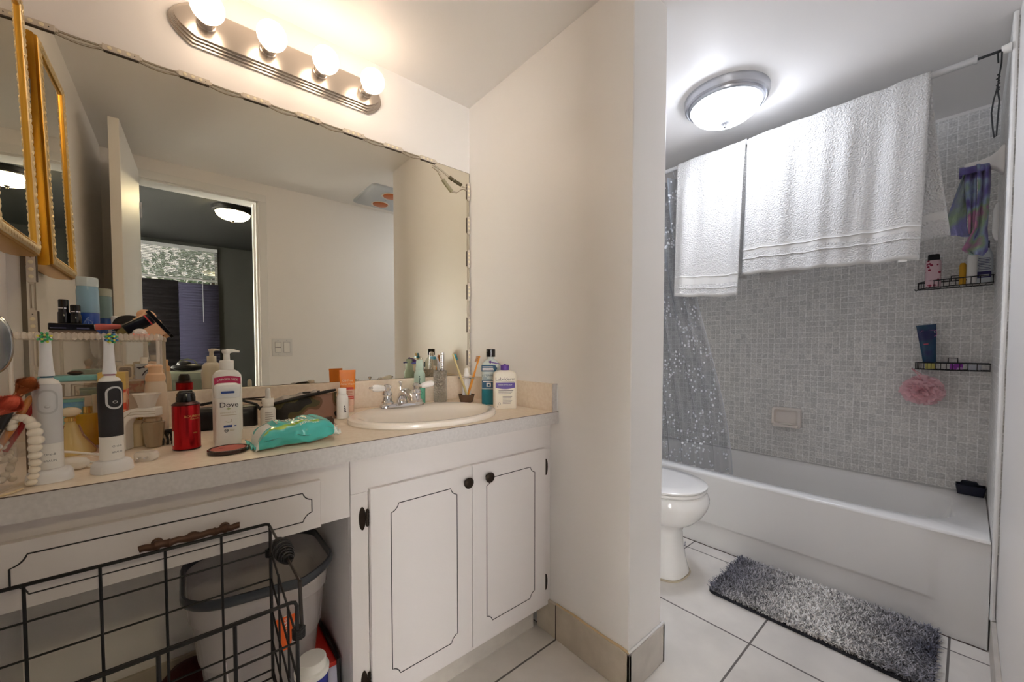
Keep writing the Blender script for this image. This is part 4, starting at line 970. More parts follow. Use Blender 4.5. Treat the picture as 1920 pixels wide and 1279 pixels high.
# mouthwash
t = thing('mouthwash_bottle', 'clear mouthwash bottle with black cap and blue label half hidden behind the lotion bottle', 'bottle', (.957, 1.272, CT+.0005), rz=face_cam(.957, 1.272)+R(-4))
b = MB(); bw = .036
b.rings([[(x, y, z) for x, y in rrect(w_, d_, min(.014, d_/2-.001))] for w_, d_, z in ((.070, .044, 0), (.074, .048, .004), (.074, .048, .062))], 0); b.build('mouthwash_liquid', TEAL, t, smooth=45)
b = MB(); b.rings([[(x, y, z) for x, y in rrect(w_, d_, min(.014, d_/2-.001))] for w_, d_, z in ((.074, .048, .0625), (.074, .048, .150), (.068, .046, .165), (.046, .036, .178), (.030, .030, .184), (.028, .028, .196))], 0); b.build('clear_shoulder', mat('clear_blue_plastic', (206, 216, 214), .12), t, smooth=45)
b = MB(); b.lathe([(.0185, .193), (.0185, .223), (.0165, .225), (.001, .225)], 28, 0); b.build('cap', BLACKG, t)
b = MB(); yy = -.0244
b.prism([(-.036, .134), (.020, .134), (.028, .146), (.020, .160), (-.036, .160)], yy, yy+.0004, 0, 'xz')
for k in range(3): b.box(-.032, .014-.002*k, yy-.0004, yy, .139+.006*k, .142+.006*k, 1)
b.text('LISTERINE', .0105, flatmap(yy-.0002, .118, -.010), 0)
for k in range(3): b.box(-.030, -.014+.01*k, yy, yy+.0004, .107-.004*k, .109-.004*k, 0)
b.box(-.034, .020, yy, yy+.0004, .066, .098, 0); b.box(-.016, .002, yy-.0004, yy, .072, .088, 1); b.box(-.011, -.003, yy-.0008, yy, .074, .084, 0)
b.box(-.030, .016, yy-.0004, yy, .091, .095, 1)
b.build('printed_label', [BLUEINK, WHITE], t)
# hammered tumbler
t = thing('hammered_tumbler', 'tall silver hammered tumbler behind the sink against the backsplash', 'tumbler', (.832, 1.464, CT+.0005))
HAM = mat('hammered_silver', (212, 206, 198), .28, .75)
N, L, bs = nodes(HAM); tc = N.new('ShaderNodeTexCoord'); vo = N.new('ShaderNodeTexVoronoi'); vo.inputs['Scale'].default_value = 150; L.new(tc.outputs['Object'], vo.inputs['Vector']); bp = N.new('ShaderNodeBump'); bp.inputs['Strength'].default_value = 1.0; bp.inputs['Distance'].default_value = .012; L.new(vo.outputs['Distance'], bp.inputs['Height']); L.new(bp.outputs['Normal'], bs.inputs['Normal'])
b = MB(); b.lathe([(.026, 0), (.0285, .003), (.0285, .131), (.0275, .134), (.0262, .131), (.0262, .006), (.001, .005)], 40, 0); b.build('tumbler_body', HAM, t)
def inst(name, label, cat, loc, rot=(0, 0, 0), group=None): return thing(name, label, cat, loc, rot=rot, group=group)
t = inst('chrome_razor', 'chrome razor with teal blade head standing in the hammered tumbler', 'razor', (.826, 1.462, CT+.0065), (R(4), R(-4), 0))
b = MB(); b.tube([(0, 0, 0), (0, 0, .08), (0, 0, .155), (-.004, 0, .182)], .006, 12, 0, radii=[.0045, .006, .0065, .0045]); b.tube([(-.004, 0, .180), (-.018, 0, .188)], .004, 8); b.build('razor_handle', CHROME, t)
b = MB(); b.rings([[(x-.024, y, z) for x, y in rrect(.012, .036, .003)] for z in (.180, .190)], 0); b.build('razor_head', mat('teal_razor', (60, 140, 160), .35), t)
t = inst('chrome_tube', 'ribbed chrome cylinder standing beside the razor in the hammered tumbler', 'tube', (.842, 1.468, CT+.0065), (R(-2), R(2), 0))
b = MB(); pf = []
for k in range(12): pf += [(.0095, .10+.0085*k), (.0095, .1065+.0085*k), (.0088, .107+.0085*k)]
b.lathe([(.008, 0), (.008, .099)]+pf+[(.008, .205), (.001, .206)], 24, 0); b.build('tube_body', CHROME, t)
# green foam pump bottle
t = thing('foam_pump_bottle', 'frosted green pump bottle behind the faucet at the backsplash', 'bottle', (.742, 1.474, CT+.0005), rz=face_cam(.742, 1.474))
GL = mat('green_liquid', (110, 196, 168), .15, coat=.3, alpha=.9); GF = mat('frosted_pale_green', (190, 216, 200), .3, alpha=.8)
b = MB(); b.lathe([(.020, 0), (.0225, .003), (.0225, .082), (.001, .0822)], 32, 0); b.build('green_liquid', GL, t)
b = MB(); b.lathe([(.0225, .0825), (.0225, .118), (.021, .126), (.0165, .133), (.0155, .136), (.001, .136)], 32, 0); b.build('bottle_shoulder', GF, t)
b = MB(); b.lathe([(.0165, .1365), (.0165, .152), (.015, .155), (.015, .170), (.012, .181), (.001, .183)], 28, 0); b.build('pump_cap', mat('clear_green_cap', (200, 222, 206), .2, alpha=.75), t)
b = MB(); b.tube([(-.004, 0, .166), (-.022, -.002, .168), (-.032, -.003, .166)], .0035, 8); b.build('nozzle', mat('blue_violet_nozzle', (84, 90, 150), .4), t)
b = MB()
for k in range(7):
    z = .055+.009*k; label_patch(b, .0227, z, z+.006, -.12, .10 if k % 2 else .04, 0)
b.tube([cylmap(.0227, .045)(.008*math.cos(R(a))+.003, .006*math.sin(R(a))) for a in range(0, 540, 24)], .0007, 4, 0); b.build('printed_mark', mat('dark_green_ink', (40, 70, 66), .5), t)
# toothbrush holder
tb0 = (.912, 1.384)
t = thing('toothbrush_holder', 'toothbrush holder with brown cup, ribbed white column and chrome ring behind the sink', 'holder', (*tb0, CT+.0005))
AMB = mat('brown_translucent_cup', (120, 92, 74), .2, alpha=.85)
b = MB(); b.lathe([(.026, 0), (.0275, .003), (.0345, .032), (.0335, .0325), (.0262, .006), (.001, .005)], 36, 0); b.build('base_cup', AMB, t)
b = MB(); rs = []
for z, r_ in ((.006, .0195), (.03, .0185), (.09, .0160), (.098, .013)): rs.append([(r_*(1+.05*math.cos(10*a*R(6)))*math.cos(a*R(6)), r_*(1+.05*math.cos(10*a*R(6)))*math.sin(a*R(6)), z) for a in range(60)])
b.rings(rs, 0); b.build('ribbed_column', mat('white_ribbed_plastic', (226, 224, 224), .4), t)
b = MB(); b.tube([(.033*math.cos(R(a)), .033*math.sin(R(a)), .103) for a in range(0, 360, 12)], .0028, 8, 0, closed=True)
for a in (30, 120, 210, 300): b.tube([(.012*math.cos(R(a)), .012*math.sin(R(a)), .103), (.033*math.cos(R(a)), .033*math.sin(R(a)), .103)], .0024, 6)
b.lathe([(.013, .099), (.0145, .103), (.0145, .107), (.011, .109)], 24, 0); b.build('chrome_ring', CHROME, t)
b = MB(); b.lathe([(.0115, .1095), (.012, .118), (.0095, .122), (.0085, .140), (.006, .143), (.001, .1435)], 24, 0); b.build('white_top', WHITE, t)
def brush(label, tip_px, foot, hm, bm, seed):
    tp = at(tip_px[0], tip_px[1], 'y', tb0[1]-.027); A = Vector((tb0[0]+foot[0], tb0[1]+foot[1], CT+.0105)); B_ = Vector((tp.x, tp.y, tp.z)); ln = (B_-A).length
    d = (B_-A)/ln; q = d.to_track_quat('Z', 'Y'); t = thing('toothbrush', label, 'toothbrush', A); t.rotation_mode = 'QUATERNION'; t.rotation_quaternion = q
    b = MB(); b.tube([(0, 0, 0), (0, 0, ln*.25), (0, 0, ln*.6), (0, 0, ln*.78), (0, 0, ln*.88), (0, 0, ln)], .004, 10, 0, radii=[.003, .0050, .0046, .0026, .0048, .0040]); b.build('handle', hm, t)
    b = MB()
    for k in range(6):
        for x in (-.003, .0, .003): b.cyl((x, .003, ln*.865+.0045*k), (x*1.3, .013, ln*.865+.0045*k), .0015, 5)
    b.build('bristles', bm, t)
OR = mat('orange_plastic', (238, 160, 60), .35); TL = mat('teal_bristle', (60, 150, 170), .6); YW_ = mat('clear_yellow_plastic', (222, 206, 150), .3)
brush('toothbrush with teal bristles leaning left out of the chrome ring', (849, 664), (-.004, -.0235), YW_, TL, 1)
brush('toothbrush with orange handle leaning right out of the chrome ring', (899, 668), (-.014, -.020), OR, mat('amber_bristle', (196, 130, 70), .6), 2)
# ================================================================== left of the sink
# orange tube
ORN = mat('bright_orange_tube', (244, 140, 44), .35); PCH = mat('peach_label', (240, 200, 176), .4); RED = mat('coral_red_ink', (216, 70, 54), .4)
t = thing('acne_wash_tube', 'orange squeeze tube standing on its cap against the backsplash, left of the faucet', 'tube', (.449, 1.452, CT+.0005), rz=face_cam(.449, 1.452)+R(3))
def tubew(z): q = sm(.0, .142, z); return (.0205+.006*q, .0165*(1-q)+.0012)
b = MB(); zs = [.024, .05, .08, .11, .13, .144]
rs = [[(x, y, z) for x, y in sup(tubew(z)[0], tubew(z)[1], 2.2, 32)] for z in zs]; b.rings(rs[:3], 1); b.rings(rs[2:], 0); b.box(-.0268, .0268, -.0012, .0012, .143, .150, 0); b.build('tube_body', [ORN, PCH], t, smooth=60)
b = MB(); b.rings([[(x, y, z) for x, y in sup(.020, .0165, 2.4, 28)] for z in (0, .0235)], 0); b.build('cap', mat('peach_cap', (240, 206, 180), .4), t)
fm = lambda z0, x0=0: (lambda x, q: (x0+x, -tubew(z0+q)[1]-.0006, z0+q))
b = MB(); b.text('Oil-Free', .0105, fm(.112), 0); b.text('Acne Wash', .0100, fm(.100), 0)
b.grid(lambda u, v: fm(.080)(-.019+.038*u, .008*v), 8, 1, 1); b.grid(lambda u, v: fm(.046)(-.019+.038*u, .011*v), 8, 1, 1); b.text('Neutrogena', .0062, (lambda x, q: (x, -tubew(.0515)[1]-.0012, .0515+q)), 0)
for k in range(3): b.grid(lambda u, v, k=k: fm(.062+.0055*k)(-.015+.030*u, .002*v), 6, 1, 2)
b.build('printed_label', [mat('pale_print', (250, 226, 180), .5), RED, mat('rust_ink', (200, 120, 90), .5)], t)
# small white bottle
t = thing('small_white_bottle', 'small white round bottle with ribbed cap between the camouflage pouch and orange tube', 'bottle', (.392, 1.322, CT+.0005), rz=face_cam(.392, 1.322))
b = MB(); b.lathe([(.0165, 0), (.018, .002), (.018, .066), (.016, .074), (.0115, .080), (.001, .080)], 32, 0); b.build('bottle_body', WHITE, t)
b = MB(); rs = [[((r_+.0004*(a % 2))*math.cos(R(a*6)), (r_+.0004*(a % 2))*math.sin(R(a*6)), z) for a in range(60)] for r_, z in ((.0118, .0805), (.0118, .0975), (.0105, .0995))]; b.rings(rs, 0); b.build('cap', WHITE, t)
b = MB()
for k in range(4): label_patch(b, .018, .022+.006*k, .0255+.006*k, .25, .62-.06*k, 0)
b.build('printed_mark', INK, t)
# camouflage pouch
CAM = mat('camouflage_cloth', (60, 52, 34), .55, bump=(70, .35, .004))
N, L, bs = nodes(CAM); tc = N.new('ShaderNodeTexCoord'); nz = N.new('ShaderNodeTexNoise'); nz.inputs['Scale'].default_value = 13; nz.inputs['Detail'].default_value = 1; L.new(tc.outputs['Object'], nz.inputs['Vector'])
cr = N.new('ShaderNodeValToRGB'); cr.color_ramp.interpolation = 'CONSTANT'; e = cr.color_ramp.elements; e[0].position = 0; e[0].color = lin((30, 26, 22)); e[1].position = .55; e[1].color = lin((150, 112, 92))
q = cr.color_ramp.elements.new(.43); q.color = lin((80, 72, 40)); q = cr.color_ramp.elements.new(.50); q.color = lin((112, 80, 54)); q = cr.color_ramp.elements.new(.66); q.color = lin((30, 26, 22)); L.new(nz.outputs['Fac'], cr.inputs[0]); L.new(cr.outputs[0], bs.inputs['Base Color'])
t = thing('camouflage_pouch', 'dark camouflage zip pouch lying behind the teal wipes pack', 'pouch', (.285, 1.365, CT+.0005), rz=R(-8))
b = MB()
def pouch(u, v):
    x = -.095+.19*u; zt_ = .066+.022*u-.012*(1-sm(0, .12, u)); hw_ = .034*(math.sin(math.pi*min(1, max(0, .06+.9*u)))**.35)
    ang = v*math.pi; yy = -hw_*math.cos(ang)*(1-.25*abs(math.sin(ang)))
    zz = zt_*(math.sin(ang)**.55 if math.sin(ang) > 0 else 0)
    return (x+.004*math.sin(v*12), yy-.010*math.sin(ang)+.002*math.sin(u*20), max(zz, 0)+.0025*math.sin(u*16+v*5)*math.sin(ang))
b.grid(pouch, 30, 24, 0); rs0 = [pouch(0, v/24) for v in range(25)]; rs1 = [pouch(1, v/24) for v in range(25)]
b.add(rs0, [tuple(range(25))], 0); b.add(rs1, [tuple(reversed(range(25)))], 0); b.build('pouch_body', CAM, t, smooth=60)
b = MB(); b.tube([(-.118, -.030, .053), (-.09, -.028, .060), (0, -.026, .079), (.075, -.022, .091), (.092, -.014, .093), (.088, .010, .090)], .0045, 8, 0, radii=[.002, .0042, .005, .005, .004, .003]); b.build('zip_edge', mat('black_zip_tape', (20, 17, 16), .5), t)
b = MB(); b.grid(lambda u, v: (-.105+.145*u, -.020+.040*v, .058+.026*u*1.0+.014*math.sin(v*math.pi)*(1-.3*u)+.003*math.sin(u*21)), 24, 8, 0); b.build('grey_lining', mat('silver_grey_lining', (150, 144, 140), .35, .2, bump=(60, .5, .004)), t, smooth=60)
b = MB(); b.tube([(-.11, .022, .062), (-.05, .025, .074), (.02, .022, .085), (.05, .012, .089)], .0028, 6); b.box(.0, .022, -.008, .002, .088, .091); b.build('zip_pull', mat('gunmetal', (90, 86, 84), .35, .7), t)
# black styling case with cable
t = thing('hair_styling_case', 'black oblong hair styling tool case behind the pump bottles', 'case', (.082, 1.405, CT+.0005), rz=R(-6))
b = MB(); b.rings([[(x, y*s_, z) for x, y in rrect(.175, .085, .03)] for s_, z in ((.86, 0), (1, .012), (1, .040), (.9, .052), (.6, .058))], 0); b.build('case_body', BLACK, t, smooth=50)
b = MB(); b.tube([(-.095, -.01, .055), (-.05, -.015, .070), (.0, -.02, .078), (.05, -.02, .076), (.085, -.02, .062), (.095, -.02, .045)], .0036, 8); b.build('handle_strap', BLACK, t)
t = thing('coiled_black_cable', 'thin black cable looped over the black styling case', 'cable', (.14, 1.445, CT+.0005))
b = MB(); b.tube([(-.10, .02, .060), (-.06, .035, .068), (0, .04, .069), (.05, .035, .062), (.068, .0, .068), (.060, -.02, .076), (.02, -.005, .074), (-.02, .02, .070), (-.06, .025, .074)], .0024, 8); b.build('cable_loop', mat('dark_brown_cable', (52, 40, 34), .45), t)
# dropper bottle
t = thing('dropper_bottle', 'white glass dropper bottle with rubber bulb behind the wipes pack', 'bottle', (.186, 1.322, CT+.0005), rz=face_cam(.186, 1.322))
b = MB(); b.lathe([(.0175, 0), (.019, .002), (.019, .050), (.017, .056), (.011, .060), (.001, .060)], 32, 0); b.build('bottle_body', mat('white_glass_bottle', (226, 226, 222), .25), t)
b = MB(); rs = [[((r_+.0004*(a % 2))*math.cos(R(a*6)), (r_+.0004*(a % 2))*math.sin(R(a*6)), z) for a in range(60)] for r_, z in ((.0135, .0605), (.0135, .070), (.0152, .0705), (.0152, .080), (.014, .083))]; b.rings(rs, 0); b.build('collar', WHITE, t)
b = MB(); b.lathe([(.0075, .0832), (.0066, .090), (.0068, .100), (.0064, .108), (.004, .113), (.001, .114)], 20, 0); b.build('rubber_bulb', mat('white_rubber', (226, 224, 220), .6), t)
b = MB()
for k in range(6): label_patch(b, .019, .012+.0062*k, .0138+.0062*k, -.4, .75-.1*(k % 3), 0)
b.build('printed_mark', mat('pale_grey_ink', (150, 148, 146), .5), t)
# clear small boxes at both ends of the wipes
t = thing('clear_trinket_box', 'small clear plastic box behind the wipes pack beside the dropper bottle', 'box', (.120, 1.20, CT+.0005), rz=R(-20))
b = MB(); b.rings([[(x, y, z) for x, y in rrect(.05, .04, .006)] for z in (0, .026)], 0); b.build('box_body', ACRYE, t, bevel=.001)
t = thing('sunglasses', 'brown tinted glasses lens and pale frame poking out right of the wipes pack', 'glasses', (.305, 1.175, CT+.0005), rz=R(20))
b = MB(); b.rings([[(x*1.0, y*.25+.004*z/.03, z) for x, y in sup(.026*s_, .02, 2.3, 24)] for s_, z in ((.7, .002), (1, .012), (1, .024), (.75, .034))], 0); b.build('lens', mat('brown_lens', (70, 44, 30), .1, coat=.5), t)
b = MB(); b.tube([(-.03, 0, .004), (.0, -.004, .002), (.032, -.002, .006), (.034, .02, .012)], .002, 6); b.build('frame', mat('pale_pink_frame', (214, 196, 180), .4), t)
# wipes pack
WT = mat('teal_wipes_film', (84, 200, 194), .22, coat=.3, bump=(26, .35, .006)); WG = mat('lime_green_print', (150, 202, 60), .3, coat=.3); WW = mat('white_film', (226, 232, 228), .3, coat=.2)
t = thing('wipes_pack', 'crumpled teal baby wipes pack with lime green stripe at the counter front', 'wipes pack', (.203, 1.072, CT+.0005), rz=R(4))
NU, NV = 60, 56
def pack(u, a):
    """a: angle round the bag, 0 = front bottom edge, going up over the top"""
    e = 1-abs(2*u-1)**7
    hw2 = .058*(.90+.10*e)+.004*math.sin(u*13)
    H2 = (.046+.016*u)*(.10+.90*e**.8)
    q = a*2*math.pi
    c, s_ = math.cos(q), math.sin(q); ex = 2/3.4
    y = hw2*math.copysign(abs(c)**ex, c)*-1; z = math.copysign(abs(s_)**ex, s_)
    x = (u-.5)*.168+.010*(u-.5)*math.cos(q)
    z = H2*(.5+.5*z)
    cr_ = .0009*math.sin(u*31+a*19)+.0010*math.sin(u*17-a*12)+.0012*math.sin(u*9+a*6.283*3)
    lift = .012*sm(.72, 1, u)*(1-z/max(H2, .01))
    z += (cr_*1.5 if z > .008 else 0)+lift; y += cr_
    return (x, y, max(z, .0006))
def wmf(u, a):
    if .50 < a < .86: return 2
    if u > .93 or u < .03: return 2
    c = .125+.035*math.sin(u*3.0)
    if .08 < u < .76 and c-.030 < a < c+.022: return 1
    if u < .20 and .20 < a < .30: return 2
    return 0
b = MB(); b.grid(pack, NU, NV, 0, wmf)
b.add([pack(0, k/NV) for k in range(NV)], [tuple(range(NV))], 2); b.add([pack(1, k/NV) for k in range(NV)], [tuple(reversed(range(NV)))], 2)
pb = b.build('pack_film', [WT, WG, WW], t, smooth=60)
b = MB()
def onp(u0, a0): return lambda x, q: (lambda p: (p[0], p[1], p[2]+.0016))(pack(u0+x/.168, a0+q*5.2))
b.text('pampers', .020, onp(.46, .27), 0); b.text('sensitive', .012, onp(.62, .115), 0)
for k in range(7):
    p = pack(.40+.05*k, .140+.035*math.sin((.40+.05*k)*3.0)); b.ball((p[0], p[1], p[2]+.0006), (.0036, .0030, .0012), 0, 10, 6)
b.build('printed_mark', mat('pale_print_on_film', (232, 240, 226), .35), t)
b = MB(); b.grid(lambda u, v: (.082+.012*u, -.052+.104*v, .014+.010*u*math.sin(v*17)**2+.004*math.sin(v*30)), 3, 40, 0); b.grid(lambda u, v: (-.082-.009*u, -.050+.100*v, .006+.006*u*math.sin(v*15)), 3, 40, 1); b.build('crimped_seal', [WW, WT], t, smooth=60, solid=.0008)
# compact
t = thing('blush_compact', 'round dark compact of pink blush powder at the counter edge', 'compact', (.073, 1.062, CT+.0005), rz=R(-20))
b = MB(); b.lathe([(.036, 0), (.0375, .002), (.0375, .008), (.0355, .0095), (.033, .0095), (.0325, .0070), (.001, .0068)], 44, 0); b.box(-.005, .005, -.0385, -.036, .002, .0075, 0); b.build('compact_case', mat('dark_plum_case', (52, 30, 28), .2, coat=.4), t)
b = MB(); b.lathe([(.0322, .0072), (.0315, .0084), (.001, .0082)], 40, 0); b.ball((-.012, .002, .0083), (.006, .003, .0006), 1, 10, 6); b.build('powder', [mat('pink_powder', (196, 112, 100), .8), mat('worn_powder', (140, 62, 58), .8)], t)
# white stick / lotion front and pump bottle behind
DW = mat('warm_white_bottle', (240, 238, 234), .3, coat=.2); MAG = mat('magenta_label', (196, 50, 96), .35)
t = thing('white_lotion_bottle', 'white contoured bottle with silver-blue badge in front of the pump bottle', 'bottle', (.078, 1.133, CT+.0005), rz=face_cam(.078, 1.133)+R(4))
b = MB(); b.rings([[(x, y, z) for x, y in sup(w_, d_, 2.8, 36)] for w_, d_, z in ((.0245, .0150, 0), (.0255, .0165, .003), (.0240, .0160, .04), (.0225, .0155, .07), (.0235, .016, .100), (.0245, .0165, .1135))], 0); b.build('bottle_body', DW, t, smooth=60)
b = MB(); b.rings([[(x, y, z) for x, y in sup(w_, d_, 2.8, 36)] for w_, d_, z in ((.0250, .0170, .114), (.0265, .018, .134), (.026, .0175, .142), (.018, .012, .147), (.004, .003, .148))], 0); b.build('cap', mat('white_cap_shell', (236, 236, 236), .2, coat=.4), t, smooth=60)
b = MB(); yf = -.0176
b.rings([[(x, yf-.0016+.0006*k, .127+z) for x, z in rrect(.026, .0052, .0025)] for k in (0, 3)], 1)
b.text('Dove', .0165, flatmap(yf-.0002, .0975, .002), 0)
b.prism([(-.004, .0885), (.001, .0915), (.006, .0885), (.001, .086)], yf, yf+.0008, 3, 'xz')
b.text('advanced care', .0052, flatmap(yf+.0003, .0800), 2)
b.box(-.014, .016, yf+.0002, yf+.0012, .0735, .0745, 2)
b.box(-.009, .007, yf+.0002, yf+.0012, .045, .0505, 1); b.box(.011, .015, yf+.0002, yf+.0012, .0465, .049, 1)
b.tube([(-.004+.0035*math.cos(R(a)), yf+.0006, .038+.0035*math.sin(R(a))) for a in range(0, 360, 30)], .0006, 4, 0, closed=True); b.box(-.0065, -.0015, yf+.0002, yf+.0012, .0375, .0385, 0); b.box(.002, .012, yf+.0002, yf+.0012, .039, .0398, 2); b.box(.002, .010, yf+.0002, yf+.0012, .0365, .0373, 2)
b.tube([(.001+.006*math.cos(R(a)), yf+.0006, .061+.004*math.sin(R(a))) for a in range(200, 420, 20)], .0005, 4, 2)
b.build('printed_label', [INK, mat('slate_blue_badge', (60, 84, 150), .3), mat('beige_print', (190, 176, 150), .5), mat('pale_olive_mark', (176, 186, 140), .5)], t)
t = thing('pump_lotion_bottle', 'white pump bottle with magenta banner behind the white contoured bottle', 'bottle', (.083, 1.196, CT+.0005), rz=face_cam(.083, 1.196)+R(2))
b = MB(); b.rings([[(x, y, z) for x, y in sup(w_, d_, 3.0, 36)] for w_, d_, z in ((.0285, .020, 0), (.030, .0215, .003), (.030, .0215, .150), (.0285, .0205, .163), (.022, .018, .172), (.015, .015, .1755))], 0); b.build('bottle_body', DW, t, smooth=60)
b = MB(); b.lathe([(.0145, .176), (.0145, .197), (.0135, .199), (.007, .1995), (.0065, .215), (.0095, .2185), (.0100, .223), (.009, .2255), (.001, .226)], 28, 0); b.tube([(0, -.0, .2215), (.014, -.002, .2225), (.026, -.004, .2205)], .0035, 10, 0, radii=[.006, .0042, .0024]); b.build('pump_head', DW, t)
b = MB(); ys = -.0219
b.grid(lambda u, v: (-.026+.052*u, ys-.0001, .1405+.0170*v+.004*math.sin(math.pi*u)), 16, 1, 0); b.text('LARGER SIZE', .0072, lambda x, q: (x, ys-.0006, .150+q+.0035*math.cos(x*60)), 1)
b.grid(lambda u, v: (-.024+.048*u, ys-.0001, .1365+.0012*v+.004*math.sin(math.pi*u)), 16, 1, 0)
b.build('printed_label', [MAG, WHITE], t)
# red body spray can
t = thing('red_body_spray', 'metallic red body spray can with black domed cap left of the white bottles', 'bottle', (.004, 1.158, CT+.0005), rz=face_cam(.004, 1.158))
REDM = mat('metallic_red', (186, 30, 36), .22, .8)
b = MB(); b.lathe([(.0245, .0), (.0255, .002), (.0255, .003)], 44, 1); b.lathe([(.0252, .003), (.0252, .1005)], 44, 0, cap0=False, cap1=False); b.lathe([(.0255, .1005), (.0255, .1025), (.018, .108), (.001, .108)], 44, 1, cap0=False); b.build('can_body', [REDM, mat('dark_rim', (60, 18, 18), .3, .4)], t)
b = MB(); b.lathe([(.0175, .1082), (.0175, .118), (.0165, .120), (.0165, .125), (.0135, .130), (.006, .1315), (.001, .131)], 32, 0); b.box(-.012, .012, -.004, .004, .127, .1325, 0); b.build('cap', BLACKG, t, bevel=.0008)
b = MB(); b.text('BOURBON', .0072, cylmap(.0252, .076, .55), 0); b.text('FOR MEN', .0042, cylmap(.0252, .070, .62), 0); b.text('MEN', .0042, cylmap(.0252, .038, .62), 0); label_patch(b, .0252, .012, .044, -1.35, -1.05, 1); b.build('printed_label', [mat('gold_ink', (224, 186, 110), .3, .6), WHITEM], t)
# hair claw clip
t = thing('hair_claw_clip', 'small black claw clip behind the red spray can', 'hair clip', (-.030, 1.245, CT+.0005), rz=R(20))
b = MB()
for k in range(6):
    x = -.024+.009*k; b.tube([(x, -.014, .002), (x, -.018, .012), (x, -.008, .026), (x, .0, .030)], .0028, 6); b.tube([(x, .014, .002), (x, .018, .012), (x, .008, .026), (x, .0, .030)], .0028, 6)
b.tube([(-.028, 0, .030), (.025, 0, .030)], .005, 8); b.build('claw_teeth', BLACKG, t)
# wall adaptor
t = thing('plug_adaptor', 'small clear-white plug adaptor with metal pins near the counter edge', 'plug', (-.060, 1.092, CT+.0005), rz=R(-28))
b = MB(); b.rings([[(x, y, z) for x, y in rrect(w_, .022, .006)] for w_, z in ((.030, 0), (.036, .004), (.036, .014), (.030, .018))], 0); b.build('adaptor_body', mat('milky_plastic', (228, 222, 214), .2), t)
b = MB(); b.cyl((.008, -.010, .008), (.008, -.020, .008), .0022, 8); b.cyl((-.004, -.010, .008), (-.004, -.020, .008), .0022, 8); b.build('pin', CHROME, t)
# white arch stand with cup and vial
t = thing('white_arch_stand', 'white plastic arch stand between the black toothbrush and the red can', 'stand', (-.078, 1.225, CT+.0005), rz=R(-24))
arc = [(-.028, 0), (-.028, .05)]+[(-.028+.030-.030*math.cos(R(a)), .05+.034*math.sin(R(a))) for a in range(15, 91, 15)]+[(.038, .084)]
b = MB(); rs = []
for i, (x, z) in enumerate(arc):
    a0 = arc[max(i-1, 0)]; a1 = arc[min(i+1, len(arc)-1)]; dx_, dz_ = a1[0]-a0[0], a1[1]-a0[1]; l_ = math.hypot(dx_, dz_); nx_, nz_ = -dz_/l_, dx_/l_
    rs.append([(x+nx_*o_*.010, y, z+nz_*o_*.010) for o_, y in ((-1, -.015), (-1, .015), (1, .015), (1, -.015))])
b.rings(rs, 0); b.build('arch_body', WHITE, t, bevel=.002, smooth=50)
b = MB()
for o_ in (-.5, .5): b.tube([(x+(-.002 if i < 3 else 0), -.0155, z+o_*.006*(1 if i > 5 else 0)) for i, (x, z) in enumerate(arc)], .0007, 4)
b.build('groove_line', mat('warm_grey_line', (196, 186, 172), .6), t)
t = thing('frosted_cup', 'frosted white fluted cup standing on the white arch stand', 'cup', (-.064, 1.219, CT+.0950))
b = MB(); rs = [[(r_*(1+.07*f_*math.cos(7*R(a*6)))*math.cos(R(a*6)), r_*(1+.07*f_*math.cos(7*R(a*6)))*math.sin(R(a*6)), z) for a in range(60)] for r_, z, f_ in ((.014, 0, 0), (.0165, .012, .2), (.020, .024, .6), (.024, .031, 1.0), (.0225, .031, 1), (.018, .022, .6), (.0145, .010, .2), (.012, .002, 0))]; b.rings(rs, 0); b.build('cup_body', mat('frosted_white_glass', (238, 232, 224), .4, alpha=.88), t, smooth=60)
t = thing('faceted_glass_vial', 'faceted amber glass vial standing under the white arch', 'bottle', (-.054, 1.228, CT+.0005))
b = MB(); rs = [[(r_*math.cos(R(a*30)), r_*math.sin(R(a*30)), z) for a in range(12)] for r_, z in ((.013, 0), (.0155, .003), (.020, .052), (.0205, .058), (.0185, .060))]; b.rings(rs, 0); b.build('vial_body', mat('smoky_amber_glass', (186, 166, 136), .06, coat=.5, alpha=.72), t, smooth=20)
b = MB(); b.lathe([(.015, .0605), (.015, .066), (.0145, .068), (.001, .068)], 24, 0); b.build('lid', mat('champagne_lid', (206, 184, 150), .25, .6), t)
